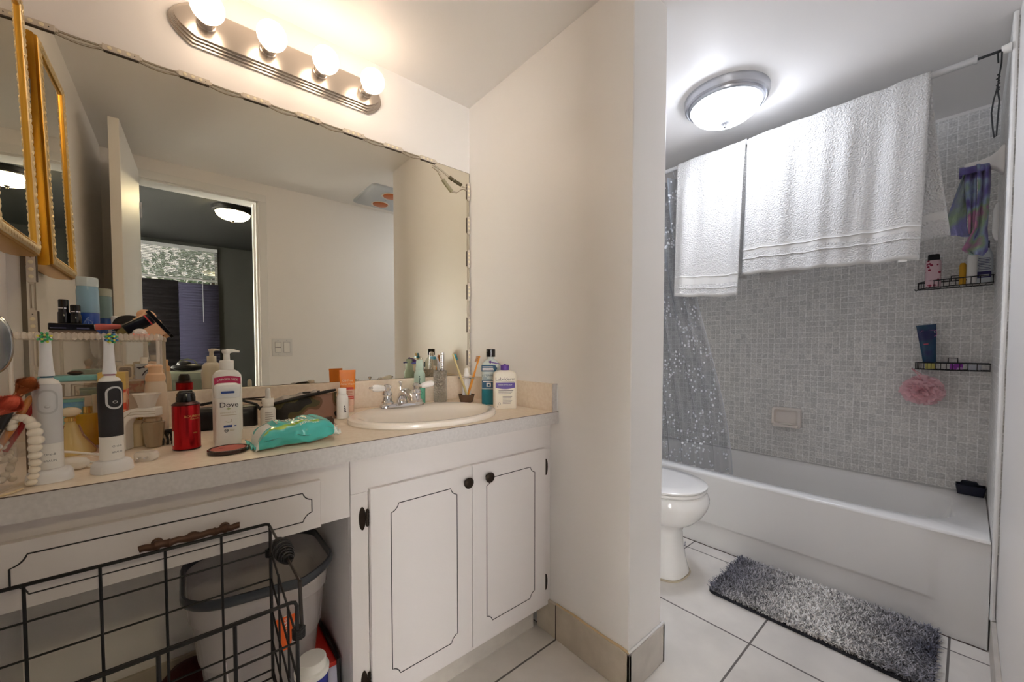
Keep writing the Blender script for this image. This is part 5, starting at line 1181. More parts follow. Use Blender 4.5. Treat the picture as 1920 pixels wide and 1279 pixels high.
# ================================================================== ELECTRIC TOOTHBRUSHES
def ebrush(label, loc, grip, ring, rz, bristle, gripz=.066):
    t = thing('electric_toothbrush', label, 'toothbrush', loc, rz=rz)
    b = MB(); rs = [[(x*s_, y*s_, z) for x, y in sup(.0275, .0245, 2.6, 40)] for s_, z in ((1.0, 0), (1.02, .004), (.98, .014), (.86, .020), (.66, .022))]; b.rings(rs, 0); b.build('charger_base', mat('white_charger', (230, 230, 232), .35), t, smooth=50)
    b = MB(); pr_ = [(.0165, .0225), (.0165, .055), (.0165, gripz)]
    b.lathe(pr_, 40, 0); lo = b.build('lower_handle', WHITE, t)
    b = MB(); b.lathe([(.0166, gripz+.0002), (.0168, .10), (.0172, .14), (.0170, .164), (.0145, .168)], 40, 0, sy=.92); g_ = b.build('grip', grip, t)
    b = MB(); b.lathe([(.0150, .1682), (.0135, .1725), (.0085, .1765), (.0075, .1785)], 36, 0); b.build('collar', WHITE, t)
    b = MB(); b.lathe([(.0078, .1788), (.0076, .1815)], 24, 0); b.build('identity_ring', mat('dusty_rose_ring', (170, 110, 130), .5) if ring == 0 else mat('teal_ring', (60, 110, 140), .5), t)
    b = MB(); b.lathe([(.0096, .1817), (.0092, .188), (.0080, .20), (.0070, .228), (.0066, .243)], 24, 0); b.ball((0, -.001, .2455), (.0078, .007, .0072), 0, 14, 8); b.build('brush_head', mat('brush_head_white', (236, 236, 240), .3), t)
    b = MB()
    for k in range(16):
        a = R(k*22.5); r_ = .0066 if k % 2 else .0034; b.cyl((r_*math.cos(a), -.005, .2475+r_*math.sin(a)), (r_*1.2*math.cos(a), -.0135, .2475+r_*1.2*math.sin(a)), .0019, 5, k % 3)
    b.build('bristles', bristle, t)
    b = MB(); zc = .138; fn = cylmap(.0171, 0, 0, .0004, sy=.92)
    o1 = rrect(.0255, .042, .0125, 8); o2 = rrect(.0195, .0355, .0095, 8)
    o3 = o1; rs = [[(lambda p: (p[0], p[1]+d_, p[2]))(fn(x, z+zc)) for x, z in oo] for oo, d_ in ((o1, .0), (o1, -.0008), (o2, -.0008), (o2, .0))]
    b.rings(rs, 0, False, False); ringm = mat('pale_button_ring', (206, 206, 208), .4) if ring == 0 else mat('soft_grey_button_ring', (196, 196, 198), .5)
    b.build('button_ring', ringm, g_)
    b = MB(); b.ball((.0, 0, 0), (.0036, .0009, .0027), 0, 14, 8); q = fn(.0, zc-.008); b.ball((0, -.0008, 0), (.0024, .0006, .0016), 1, 12, 6); b.build('power_button', [ringm, grip], g_, loc=q)
    b = MB(); lw = cylmap(.0165, 0, 0, .0003)
    b.text('Oral-B', .0050, lambda x, q: lw(x+.001, .048+q), 0); b.text('BRAUN', .0046, lambda x, q: lw(x+.001, .037+q), 0); b.build('lettering', mat('grey_blue_lettering', (110, 112, 124), .5), lo)
    return t
BR = [mat('green_bristle', (60, 176, 110), .6), mat('yellow_bristle', (226, 220, 90), .6), mat('blue_bristle', (60, 130, 190), .6)]
ebrush('black-gripped electric toothbrush standing on its white charger', (-.1035, 1.040, CT+.0005), mat('soft_black_grip', (46, 44, 48), .6), 0, face_cam(-.1035, 1.040)+R(22), [BR[2], BR[0], BR[1]])
ebrush('all-white electric toothbrush standing on its white charger by the pearls', (-.178, 1.033, CT+.0005), mat('soft_white_grip', (214, 214, 216), .55), 1, face_cam(-.178, 1.033)+R(-2), [BR[0], BR[1], BR[0]])
# cable and travel plug between them
t = thing('white_charger_cable', 'white cable with oval inline plug lying between the two electric toothbrushes', 'cable', (-.15, 1.12, CT+.0005))
b = MB(); b.tube([(-.060, .03, .022), (-.035, .01, .018), (-.005, -.008, .012), (.03, -.03, .006), (.05, -.045, .004)], .0022, 8); b.tube([(-.055, .05, .028), (-.02, .03, .024), (.02, .01, .016), (.05, -.005, .010), (.058, -.02, .006)], .0024, 8); b.tube([(.0, -.02, .006), (.02, -.04, .004), (.03, -.055, .0035)], .0022, 8); b.build('cable', WHITE, t)
b = MB(); b.rings([[(x*s_, y*s_, z) for x, y in sup(.024, .014, 2.4, 28)] for s_, z in ((.8, .001), (1, .006), (1, .014), (.8, .019))], 0); b.xf(0, Matrix.Translation((-.012, -.016, 0)) @ Matrix.Rotation(R(-30), 4, 'Z')); b.build('oval_plug', WHITE, t, smooth=60)
# ================================================================== ACRYLIC ORGANIZER AND WHAT IS ON IT
ogx, ogy = -.158, 1.372
t = thing('acrylic_organizer', 'clear acrylic two-tier makeup organizer in the corner by the mirror', 'organizer', (ogx, ogy, CT+.0005))
ow, od, oh = .112, .075, .262
b = MB()
for x in (-ow, ow-.003): b.box(x, x+.003, -od, od, .005, oh-.012)
b.box(-ow, ow, od-.003, od, .005, oh-.012); b.box(.012, .015, -od, od-.003, .16, oh-.012)
b.build('side_panel', ACRY, t)
b = MB(); b.box(-ow-.002, ow+.002, -od-.002, od+.002, 0, .005); b.build('bottom_tray', ACRY, t, bevel=.001)
b = MB(); b.box(-ow, ow, -od, od, .150, .154); b.build('middle_shelf', ACRYE, t)
b = MB(); b.box(-ow-.004, ow+.004, -od-.004, od+.004, oh-.014, oh-.010); b.build('top_tray', ACRY, t)
b = MB()
def crinkle(p, q, n_):
    p, q = Vector(p), Vector(q); d = (q-p); o_ = Vector((-d.y, d.x, 0)).normalized()
    for k in range(n_):
        c_ = p+d*((k+.5)/n_); b.ball(tuple(c_), (max(abs(d.x)/n_*.62, .0035), max(abs(d.y)/n_*.62, .0035), .0085), 0, 6, 4)
zz = oh-.006
crinkle((-ow-.004, -od-.004, zz), (ow+.004, -od-.004, zz), 26); crinkle((ow+.004, -od-.004, zz), (ow+.004, od+.004, zz), 16); crinkle((-ow-.004, -od-.004, zz), (-ow-.004, od+.004, zz), 16)
b.build('crinkled_rim', mat('faceted_acrylic', (248, 238, 226), .08, coat=.4, alpha=.42), t, smooth=10)
for x in (-ow-.001, ow+.001):
    for y in (-od-.001, od+.001): b = MB(); b.cyl((x, y, 0), (x, y, oh-.014), .0035, 10); b.build('corner_post', mat('clear_post', (246, 240, 232), .06, alpha=.5), t)
ZT = CT+.0005+oh-.0095; ZM = CT+.0005+.1545
def obj_box(name, label, cat, loc, size, m, rz=0, rot=None, bev=.002, part='box_body', group=None):
    t = thing(name, label, cat, loc, rz=rz, rot=rot, group=group)
    b = MB(); b.box(-size[0]/2, size[0]/2, -size[1]/2, size[1]/2, 0, size[2]); b.build(part, m, t, bevel=bev); return t
# two-phase remover bottle
t = thing('makeup_remover_bottle', 'blue two-tone makeup remover bottle, tallest thing on top of the acrylic organizer', 'bottle', (-.172, 1.402, ZT), rz=face_cam(-.172, 1.402))
b = MB(); b.lathe([(.0185, 0), (.0195, .003), (.0195, .062), (.001, .0622)], 36, 0); b.build('blue_liquid', mat('deep_blue_liquid', (52, 92, 186), .12, coat=.4), t)
b = MB(); b.lathe([(.0195, .0625), (.0195, .116), (.0185, .122), (.0180, .126), (.001, .126)], 36, 0); b.build('clear_liquid', mat('pale_blue_liquid', (150, 190, 214), .12, coat=.4, alpha=.86), t)
b = MB(); b.lathe([(.0188, .1262), (.0192, .144), (.0180, .148), (.001, .1485)], 36, 0); b.build('cap', mat('clear_white_cap', (214, 226, 228), .2, alpha=.85), t)
b = MB()
for k in range(3): b.tube([cylmap(.0196, .042)(.007*math.cos(R(a))*(1-.2*k)+.002*k-.001, .013*math.sin(R(a))-.010+.006*k) for a in range(30+60*k, 250+60*k, 20)], .0009, 5)
b.build('printed_mark', mat('pale_blue_print', (130, 160, 220), .4), t)
# small black pump bottles
for i, (x, y, h_, lb) in enumerate(((-.207, 1.372, .056, 'taller black makeup bottle in front of the blue remover bottle'), (-.188, 1.368, .044, 'shorter black makeup bottle right beside the taller black one'))):
    t = thing('makeup_bottle', lb, 'bottle', (x, y, ZT+.0335)); b = MB(); b.lathe([(.0095, 0), (.0100, .002), (.0100, h_*.45), (.0085, h_*.5), (.0085, h_-.002), (.0075, h_), (.001, h_)], 24, 0); bo = b.build('bottle_body', BLACKG, t)
    b = MB(); b.lathe([(.0087, h_*.62), (.0087, h_*.66)], 24, 0, cap0=False, cap1=False); b.build('silver_band', CHROME, bo)
bx = obj_box('black_palette', 'stack-top black makeup palette under the small black bottles on the organizer', 'palette', (-.192, 1.366, ZT+.0180), (.074, .046, .0155), BLACKG, rz=R(6))
b = MB(); b.box(-.034, -.010, -.0236, -.0231, .004, .0055); b.box(.006, .026, -.0236, -.0231, .003, .0060); b.build('silver_print', CHROME, bx)
bx = obj_box('brown_palette', 'brown-grey makeup palette at the bottom of the stack on the organizer', 'palette', (-.190, 1.366, ZT+.0005), (.074, .046, .0170), mat('brown_grey_plastic', (112, 96, 84), .35), rz=R(4))
b = MB(); b.box(.012, .028, -.0236, -.0231, .003, .0080); b.build('silver_print', mat('pale_label', (206, 190, 172), .4), bx)
# pink brush with white end
t = thing('pink_lip_brush', 'coral pink tube with round white end lying across the organizer top', 'brush', (-.152, 1.340, ZT+.0265), rot=(0, R(86), R(6)))
b = MB(); b.tube([(0, 0, -.002), (0, 0, .010), (0, 0, .030), (0, 0, .052)], .006, 16, 0, radii=[.0075, .0075, .006, .0035]); b.build('tube_body', mat('coral_pink_plastic', (196, 96, 88), .4), t)
b = MB(); b.tube([(0, 0, -.0035), (0, 0, -.0022)], .0055, 16); b.build('white_end', WHITE, t)
# heap on the right side of the tray
t = thing('oval_hair_brush', 'black oval cushion brush at the back of the heap on the organizer', 'brush', (-.098, 1.372, ZT+.033), rot=(R(72), 0, R(10)))
b = MB(); b.rings([[(x*s_, y*s_, z) for x, y in sup(.031, .027, 2.1, 28)] for s_, z in ((.8, -.005), (1, -.002), (1, .002), (.8, .005))], 0); b.build('brush_pad', mat('matte_black_rubber', (30, 28, 28), .8, bump=(500, .6, .003)), t, smooth=60)
t = thing('foundation_tube', 'black foundation tube with red band lying on the heap, olive glass tip to the left', 'tube', (-.108, 1.328, ZT+.016), rot=(0, R(57), R(4)))
b = MB(); b.rings([[(x, y, z) for x, y in rrect(.030, .022, .006)] for z in (.006, .062)], 0); b.build('tube_body', BLACKG, t)
b = MB(); b.rings([[(x*s_, y*s_, z) for x, y in rrect(.022, .018, .005)] for s_, z in ((.25, -.018), (.8, .0), (1, .0058))], 0); b.build('glass_tip', mat('olive_glass', (104, 92, 44), .2, coat=.4), t)
b = MB(); b.rings([[(x, y, z) for x, y in rrect(.0308, .0228, .006)] for z in (.053, .056)], 0, False, False); b.build('red_band', mat('red_band', (176, 40, 44), .3), t)
t = thing('beauty_sponge', 'peach domed makeup sponge resting on top of the heap', 'sponge', (-.068, 1.345, ZT+.052), rot=(R(0), R(20), 0))
b = MB(); b.ball((0, 0, .006), (.019, .014, .015), 0, 20, 12); b.build('sponge_body', mat('peach_sponge', (226, 178, 142), .7), t)
t = thing('blending_palette', 'tilted peach palette with black lid edge at the right end of the organizer', 'palette', (-.033, 1.336, ZT+.012), rot=(0, R(-36), R(0)))
b = MB(); b.box(-.026, .004, -.014, .014, .0, .062); b.build('palette_base', mat('peach_palette', (222, 176, 140), .45), t, bevel=.001)
b = MB(); b.box(.0045, .013, -.015, .015, -.004, .064); b.box(.0045, .0128, -.0151, .0151, -.0065, -.0042); b.build('palette_lid', BLACKG, t, bevel=.001)
t = thing('tortoiseshell_clip', 'brown tortoiseshell clip under the black foundation tube', 'hair clip', (-.066, 1.350, ZT+.030), rot=(0, R(115), R(0)))
b = MB(); b.rings([[(x*s_, y*.6*s_, z) for x, y in sup(.010, .010, 2.2, 20)] for s_, z in ((.5, -.030), (1, -.02), (1, .014), (.5, .026))], 0); b.build('clip_body', mat('dark_tortoiseshell', (64, 40, 26), .25, coat=.5), t)
t = thing('cotton_ball', 'white cotton ball in the tray below the heap of makeup', 'cotton ball', (-.078, 1.322, ZT+.0005)); b = MB(); b.ball((0, 0, .012), (.014, .012, .012), 0, 16, 10); b.build('cotton_body', mat('cotton', (236, 228, 222), .95, bump=(200, 1, .004)), t)
t = thing('coral_hair_tie', 'coral red coiled hair tie at the right of the tray', 'hair tie', (-.074, 1.303, ZT+.0005)); b = MB(); b.tube([(.014*math.cos(R(a*12))*(1+.12*math.cos(R(a*96))), .007*math.sin(R(a*12)), .006+.003*math.sin(R(a*96))) for a in range(30)], .0022, 6, 0, closed=True); b.build('tie_coil', mat('coral_red', (226, 92, 72), .5), t)
t = thing('small_pump_bottle', 'tiny white bottle with printed label behind the heap on the organizer', 'bottle', (-.128, 1.425, ZT), rz=face_cam(-.128, 1.425)); b = MB(); b.lathe([(.012, 0), (.013, .002), (.013, .034), (.007, .040)], 24, 0); b.lathe([(.008, .0405), (.008, .056), (.006, .058), (.001, .058)], 20, 0); b.build('bottle_body', WHITE, t)
b = MB()
for k in range(4): label_patch(b, .013, .008+.006*k, .011+.006*k, -.5, .5-.1*k, 0)
b.build('printed_mark', BLUEINK, t)
# middle shelf
obj_box('teal_box', 'flat teal box lying on the middle shelf of the organizer', 'box', (-.198, 1.345, ZM), (.088, .055, .012), mat('teal_card', (130, 190, 192), .45), rz=R(3))
t = thing('bronze_compact', 'small dark oval compact lying on the flat teal box', 'compact', (-.188, 1.340, ZM+.0125)); b = MB(); b.ball((0, 0, .005), (.013, .010, .005), 0, 20, 8); b.build('compact_body', mat('dark_bronze_compact', (90, 70, 60), .3, .5), t)
t = thing('square_mirror_compact', 'small square compact with round mirror standing on the middle shelf', 'compact', (-.105, 1.320, ZM), rz=face_cam(-.105, 1.32)); b = MB(); b.rings([[(x, y, z+.0165) for x, z in rrect(.028, .031, .005)] for y in (-.004, .004)], 0); b.build('compact_case', mat('champagne_case', (206, 190, 164), .35), t)
b = MB(); b.rings([[(x, y, z+.0165) for x, z in rrect(.021, .024, .004)] for y in (-.0046, -.0041)], 0); b.tube([(.006*math.cos(R(a)), -.005, .019+.006*math.sin(R(a))) for a in range(0, 360, 30)], .0008, 4, 0, closed=True); b.build('compact_face', mat('taupe_face', (146, 130, 116), .3), t)
t = thing('glass_perfume_bottle', 'clear glass bottle with dark label at the right end of the middle shelf', 'bottle', (-.072, 1.325, ZM), rz=face_cam(-.07, 1.32)); b = MB(); b.rings([[(x, y, z) for x, y in rrect(.034, .022, .005)] for z in (0, .036)], 0); b.build('glass_body', mat('pale_grey_glass', (206, 208, 210), .08, coat=.5, alpha=.7), t); b = MB(); b.lathe([(.007, .0365), (.007, .052), (.001, .052)], 16, 0); b.build('cap', mat('white_cream_cap', (232, 224, 210), .35), t)
b = MB(); b.tube([(-.010, -.0118, .024), (0, -.0118, .030), (.010, -.0118, .024), (.002, -.0118, .018), (-.004, -.0118, .008)], .0014, 5); b.box(-.013, .013, -.0118, -.0112, .026, .0285); b.build('printed_mark', INK, t)
# lower level
t = thing('aqua_perfume_box', 'pale blue and green printed box in the bottom of the organizer', 'box', (-.203, 1.345, CT+.006), rz=R(4)); AQ = mat('aqua_green_print', (150, 206, 196), .35, var=(24, (112, 164, 214), .42, .58))
b = MB(); b.box(-.026, .026, -.014, .014, 0, .100); b.build('box_body', AQ, t, bevel=.001); b = MB(); b.box(-.0262, .0262, -.0142, .0142, .1002, .106); b.build('box_lid', mat('teal_card', (130, 190, 192), .45), t)
obj_box('white_carton', 'small white carton beside the aqua box in the organizer', 'box', (-.150, 1.365, CT+.006), (.034, .026, .112), mat('cream_carton', (232, 222, 200), .5), rz=R(8))
t = thing('amber_perfume_bottle', 'square yellow perfume bottle behind the conical perfume bottle', 'bottle', (-.168, 1.318, CT+.006), rz=R(10)); b = MB(); b.rings([[(x, y, z) for x, y in rrect(.052, .026, .005)] for z in (0, .006, .070, .074)], 0); b.build('glass_body', mat('golden_yellow_perfume', (214, 172, 50), .08, coat=.6, alpha=.9), t); b = MB(); b.lathe([(.008, .0745), (.008, .090), (.001, .090)], 16, 0); b.build('cap', mat('gold_cap', (226, 190, 110), .2, .8), t)
t = thing('conical_perfume_bottle', 'conical gold perfume bottle with round clear stopper in front of the organizer', 'bottle', (-.186, 1.256, CT+.0005), rz=R(10))
PERF = mat('champagne_glass', (222, 196, 130), .08, coat=.6, alpha=.88)
b = MB(); b.rings([[(x*s_, y*s_, z) for x, y in sup(.037, .022, 1.8, 28)] for s_, z in ((1.0, 0), (1.04, .006), (.80, .024), (.42, .050), (.24, .066), (.2, .072))], 0); b.build('glass_body', PERF, t, smooth=40)
b = MB(); b.tube([(.012, -.010, .064), (.018, -.018, .040), (.036, -.020, .012)], .0018, 6); b.tube([(-.010, -.010, .064), (-.016, -.018, .040), (-.034, -.018, .012)], .0018, 6); b.build('bronze_ribbon', mat('rose_bronze', (176, 134, 110), .25, .7), t)
b = MB(); b.lathe([(.009, .0722), (.009, .080), (.006, .082)], 20, 0); b.ball((0, 0, .092), (.0175, .012, .0105), 1, 24, 12); b.build('stopper', [mat('gold_cap', (226, 190, 110), .2, .8), mat('clear_stopper', (238, 224, 196), .05, coat=.5, alpha=.8)], t)
# printed can behind the black toothbrush, foundation bottles
t = thing('red_floral_box', 'tall red and orange patterned box behind the black toothbrush', 'box', (-.120, 1.268, CT+.0005), rz=R(-4)); RP = mat('red_orange_pattern', (222, 84, 60), .4, var=(48, (240, 196, 160), .47, .55))
b = MB(); b.box(-.022, .022, -.018, .018, 0, .135); b.build('box_body', RP, t, bevel=.001); b = MB(); b.box(-.0222, .0222, -.0182, .0182, .1352, .175); b.build('box_lid', mat('gold_yellow_lid', (226, 192, 110), .35, .3), t, bevel=.001)
for i, (x, y, lb) in enumerate(((-.050, 1.271, 'frosted beige foundation pump bottle just behind the white arch stand'), (-.060, 1.479, 'beige-capped foundation bottle close to the mirror behind the organizer'))):
    t = thing('foundation_bottle', lb, 'bottle', (x, y, CT+.0005), rz=face_cam(x, y)); b = MB(); b.lathe([(.020, 0), (.022, .003), (.022, .090), (.0205, .122), (.019, .142), (.016, .150)], 32, 0); b.build('bottle_body', mat('frosted_beige_bottle', (226, 208, 186), .35, alpha=.92), t)
    b = MB(); b.lathe([(.0175, .1502), (.0185, .157), (.0175, .166), (.0130, .170), (.0130, .180), (.0140, .186), (.0120, .1895), (.001, .190)], 28, 0); b.tube([(0, -.002, .185), (-.012, -.012, .187), (-.016, -.018, .185)], .003, 8, 0, radii=[.005, .004, .003]); b.build('pump_cap', mat('peach_cap_plastic', (226, 186, 148), .35), t)
t = thing('gold_jar', 'small jar with gold ribbed cap behind the white arch stand', 'jar', (-.084, 1.262, CT+.0005)); b = MB(); b.lathe([(.011, 0), (.012, .002), (.012, .058), (.010, .062)], 28, 0); b.build('jar_body', mat('ivory_glass', (226, 208, 174), .25, coat=.4), t); b = MB(); b.lathe([(.0110, .0625), (.0115, .078), (.0105, .081), (.001, .081)], 28, 0); b.build('lid', mat('gold_cap', (226, 190, 110), .2, .8), t)
# ================================================================== BRUSH HOLDER, BRUSHES, PEARLS (far left)
hx_, hy_ = -.252, 1.022
t = thing('brush_holder', 'clear acrylic brush holder filled with white beads at the left end of the counter', 'holder', (hx_, hy_, CT+.0005), rz=R(-14))
b = MB(); hw_ = .038; 
b.box(-hw_, hw_, -hw_, hw_, 0, .004)
for q in ((-hw_, -hw_, hw_, -hw_+.003), (-hw_, hw_-.003, hw_, hw_), (-hw_, -hw_, -hw_+.003, hw_), (hw_-.003, -hw_, hw_, hw_)): b.box(q[0], q[2], q[1], q[3], .004, .100)
b.build('acrylic_box', ACRY, t, bevel=.0008)
b = MB()
for x in (-hw_, hw_):
    for y in (-hw_, hw_): b.cyl((x, y, 0), (x, y, .1), .0013, 6)
b.tube([(-hw_, -hw_, .1), (hw_, -hw_, .1), (hw_, hw_, .1), (-hw_, hw_, .1)], .0013, 6, closed=True); b.build('dark_edge', mat('smoky_edge', (120, 100, 84), .2), t)
PEARL = mat('pearl', (240, 230, 214), .18, coat=.7, sheen=.2)
b = MB()
for k in range(230):
    b.ball((rnd.uniform(-.030, .030), rnd.uniform(-.030, .030), .009+rnd.random()*.072), .0052, 0, 10, 7)
o = b.build('bead_filling', PEARL, t); o['kind'] = 'stuff'
def mk_brush(label, base, tip, hm, heads, ferr=True):
    A, B_ = Vector(base), Vector(tip); ln = (B_-A).length; t = thing('makeup_brush', label, 'brush', A, group=None); t.rotation_mode = 'QUATERNION'; t.rotation_quaternion = (B_-A).normalized().to_track_quat('Z', 'Y')
    L_, W_, hmat = heads
    b = MB(); b.tube([(0, 0, 0), (0, 0, (ln-L_)*.6), (0, 0, ln-L_-.012)], .004, 12, 0, radii=[.0024, .0045, .0042]); b.build('handle', hm, t)
    b = MB(); b.tube([(0, 0, ln-L_-.012), (0, 0, ln-L_+.004)], .0045, 14, 0, radii=[.0044, .0062]); b.build('ferrule', mat('rose_gold_ferrule', (214, 160, 120), .25, .8), t)
    b = MB()
    for k in range(900):
        a, rr = rnd.uniform(0, 6.283), math.sqrt(rnd.random()); r0 = .0055*rr; r1 = W_*rr*(1-.15*rnd.random()); zt_ = ln-W_*.9*rr*rr+rnd.uniform(-.002, .001)
        p0 = Vector((r0*math.cos(a), r0*math.sin(a), ln-L_+.002)); p1 = Vector((r1*.85*math.cos(a), r1*.85*math.sin(a), ln-L_*.45)); p2 = Vector((r1*math.cos(a), r1*math.sin(a), zt_))
        q = Vector((-math.sin(a), math.cos(a), 0))*.00075
        b.add([p0-q, p0+q, p1+q, p1-q, p2], [(0, 1, 2, 3), (3, 2, 4)], 0)
    b.ball((0, 0, ln-L_*.5), (W_*.52, W_*.52, L_*.44), 0, 14, 10)
    b.build('bristle_head', hmat, t, smooth=180)
zb = CT+.095
mk_brush('fluffy copper-brown powder brush leaning toward the white toothbrush', (-.256, 1.030, zb-.02), (-.186, 1.002, 1.022), mat('dark_brush_handle', (40, 30, 28), .3), (.034, .017, mat('copper_hair', (168, 92, 44), .8)))
mk_brush('large coral pink blush brush lying forward in the brush holder', (-.268, 1.035, zb-.02), (-.200, .984, .992), mat('brown_brush_handle', (110, 66, 34), .35), (.040, .019, mat('coral_hair', (226, 112, 86), .8)))
mk_brush('pale grey powder brush at the back left of the brush holder', (-.262, 1.045, zb-.02), (-.246, 1.052, 1.032), mat('pale_brush_handle', (206, 190, 170), .35), (.030, .014, mat('pale_hair', (200, 184, 168), .8)))
for i, (lb, bs_, tp_, c_) in enumerate((('black brush handle slanting across the front of the brush holder', (-.232, .990, CT+.075), (-.205, 1.008, .990), (34, 30, 30)), ('orange-tan brush handle right of the black one in the brush holder', (-.230, 1.004, CT+.06), (-.196, 1.030, .985), (206, 130, 62)), ('red brush handle closest to the white toothbrush', (-.224, 1.024, CT+.06), (-.196, 1.050, .975), (176, 40, 44)), ('brown brush handle leaning left in the brush holder', (-.240, 1.000, CT+.05), (-.226, 1.00, .975), (150, 96, 54)))):
    A, B_ = Vector(bs_), Vector(tp_); t = thing('slim_makeup_brush', lb, 'brush', A); t.rotation_mode = 'QUATERNION'; t.rotation_quaternion = (B_-A).normalized().to_track_quat('Z', 'Y'); ln = (B_-A).length
    b = MB(); b.tube([(0, 0, 0), (0, 0, ln*.5), (0, 0, ln)], .005, 12, 0, radii=[.0035, .0058, .0044]); b.ball((0, 0, ln), (.0044, .0044, .004), 0, 12, 8); b.build('handle', mat('brush_handle_%d' % i, c_, .3, coat=.3), t)
# hand mirror on a stem
t = thing('magnifying_mirror', 'blurred round chrome mirror head on a stem at the left edge above the brushes', 'mirror', (-.240, 1.012, zb-.02))
b = MB(); b.tube([(0, 0, 0), (.004, 0, .06), (.010, -.004, .10)], .0035, 10); b.build('stem', CHROME, t)
b = MB(); b.rings([[(x*s_, y_, z*s_+.150) for x, z in sup(.022, .048, 2.1, 32)] for s_, y_ in ((.6, .010), (.95, .006), (1, 0), (.95, -.006), (.9, -.0065))], 0); b.build('mirror_head', mat('satin_steel', (196, 198, 204), .22, 1), t, loc=(.013, -.010, .012))
# pearls
t = thing('pearl_bracelet', 'string of big cream baroque pearls arched over the corner of the brush holder', 'bracelet', (-.200, 1.0, CT+.0005))
path = [(22, 800), (24, 790), (33, 783), (44, 784), (55, 789), (62, 798), (66, 811), (68, 825), (66, 840), (66, 854), (66, 868), (65, 881), (63, 893), (60, 904), (57, 914)]
pts = []
for i, (u, v) in enumerate(path):
    p = at(u, v, 'y', 1.000-.0012*i+.0012*7 if i < 7 else .999+.0012*(i-7)); pts.append(Vector((p.x+.200, p.y-1.0, max(p.z-(CT+.0005), .0065))))
b = MB(); b.tube(pts, .0010, 5); b.build('thread', WHITE, t)
for i, p in enumerate(pts):
    s_ = (.0078, .0078, .0074, .0078, .0086, .0092, .0100, .0104, .0092, .0088, .0080, .0076, .0074, .0070, .0064)[i]
    b = MB(); b.ball((0, 0, 0), (s_*.96, s_*.96, s_*.80), 0, 18, 12); b.build('pearl', PEARL, t, loc=p, rot=(0, R(-60+30*i) if i < 5 else R(rnd.uniform(-12, 12)), 0))
t = thing('bead_string', 'thin clear bead string trailing over the counter edge below the pearls', 'string', (-.212, .978, CT+.0005))
b = MB(); b.tube([(.012, .012, .003), (.004, -.006, .003), (-.006, -.0185, .0025), (-.020, -.022, -.006), (-.038, -.0225, -.010), (-.07, -.0225, -.006)], .0020, 6); b.build('string_body', mat('cream_elastic', (222, 200, 160), .3), t)
# ================================================================== UNDER THE COUNTER
SHEET = mat('translucent_bin_plastic', (212, 206, 206), .25, alpha=.62, coat=.2)
t = thing('storage_bin', 'tall translucent bin with dark grey rim in the knee space', 'bin', (.142, 1.195, .0005), rz=R(0))
BWX, BWY = .305, .285
def binsec(s_, z): return [(x*s_, y*s_, z) for x, y in rrect(BWX, BWY, .08, 8)]
secs = [(.60, 0), (.64, .004), (.74, .22), (.82, .34), (.85, .345), (.92, .445), (.95, .45), (.972, .502), (.965, .502), (.945, .453), (.91, .44), (.84, .34), (.81, .33), (.73, .22), (.63, .010), (.3, .008)]
b = MB(); b.rings([binsec(s_, z) for s_, z in secs], 0); b.build('bin_body', SHEET, t, smooth=45)
def rimz(x, y): return .508-.022*math.exp(-((x-.03)/.07)**2)*(1 if y < 0 else .4)-.012*math.exp(-(y/.05)**2)
b = MB(); base = rrect(BWX, BWY, .08, 10)
def ringat(f_, dz): return [(x*f_, y*f_, rimz(x, y)+dz) for x, y in base]
b.rings([ringat(.972, -.010), ringat(1.0, -.012), ringat(1.035, -.006), ringat(1.04, .004), ringat(1.02, .012), ringat(.99, .012), ringat(.972, -.010)], 0, False, False)
b.build('grey_rim', mat('slate_grey_plastic', (62, 66, 74), .35, coat=.2), t, smooth=50)
b = MB(); k = b.mark()
lw_ = [(-.010, -.066), (.010, -.066), (.028, .036), (.026, .062), (-.022, .062), (-.024, .036)]
b.prism(lw_, 0, .001, 0, 'xz'); tk_ = b.mark(); b.text('STERILITE', .0125, lambda x, q: (.004-q, -.0006, x), 1)
b.build('orange_label', [mat('orange_sticker', (238, 100, 26), .4), WHITE], t, loc=(.033, -.1295, .405), rot=(R(-8), 0, 0))
b = MB(); b.tube([(-.070, -.1065, .21), (-.064, -.1055, .17), (-.04, -.1045, .155), (.03, -.1045, .165)], .001, 5); b.tube([(-.072, -.1075, .22), (-.082, -.122, .36)], .001, 5); b.build('moulded_line', mat('pale_moulding', (222, 218, 220), .3), t)
# red boxes
t = thing('red_white_box', 'red and white carton on the floor between the bin and the cabinet side', 'box', (.276, 1.19, .0005), rz=R(0))
b = MB(); b.box(-.020, .030, -.11, .10, 0, .234, 1); b.box(-.0202, .0302, -.1102, .1002, .222, .2345, 0); b.build('box_body', [mat('red_card', (206, 50, 42), .45), mat('lilac_white_card', (206, 204, 222), .45)], t, bevel=.001)
b = MB()
for k in range(4): b.box(-.014+.011*k, -.008+.011*k, -.1112, -.1105, .15+.004*(k % 2), .172)
b.build('printed_mark', mat('indigo_mark', (64, 50, 130), .5), t)
t = thing('cleaner_tub', 'white screw-lidded tub with blue label in front of the red and white carton', 'tub', (.226, 1.035, .0005), rz=R(0))
b = MB(); b.lathe([(.034, 0), (.036, .003), (.036, .262), (.032, .272)], 36, 0); b.build('tub_body', mat('royal_blue_label', (44, 52, 150), .35), t)
b = MB(); rs = [[((r_+.0006*(a % 2))*math.cos(R(a*5)), (r_+.0006*(a % 2))*math.sin(R(a*5)), z) for a in range(72)] for r_, z in ((.038, .270), (.0385, .282), (.032, .285), (.032, .303), (.030, .306), (.025, .306))]; b.rings(rs, 0); b.build('screw_lid', WHITE, t, smooth=40)
t = thing('dark_red_bag', 'dark red cloth bag slumped on the floor left of the bin', 'bag', (.0, 1.438, .0005))
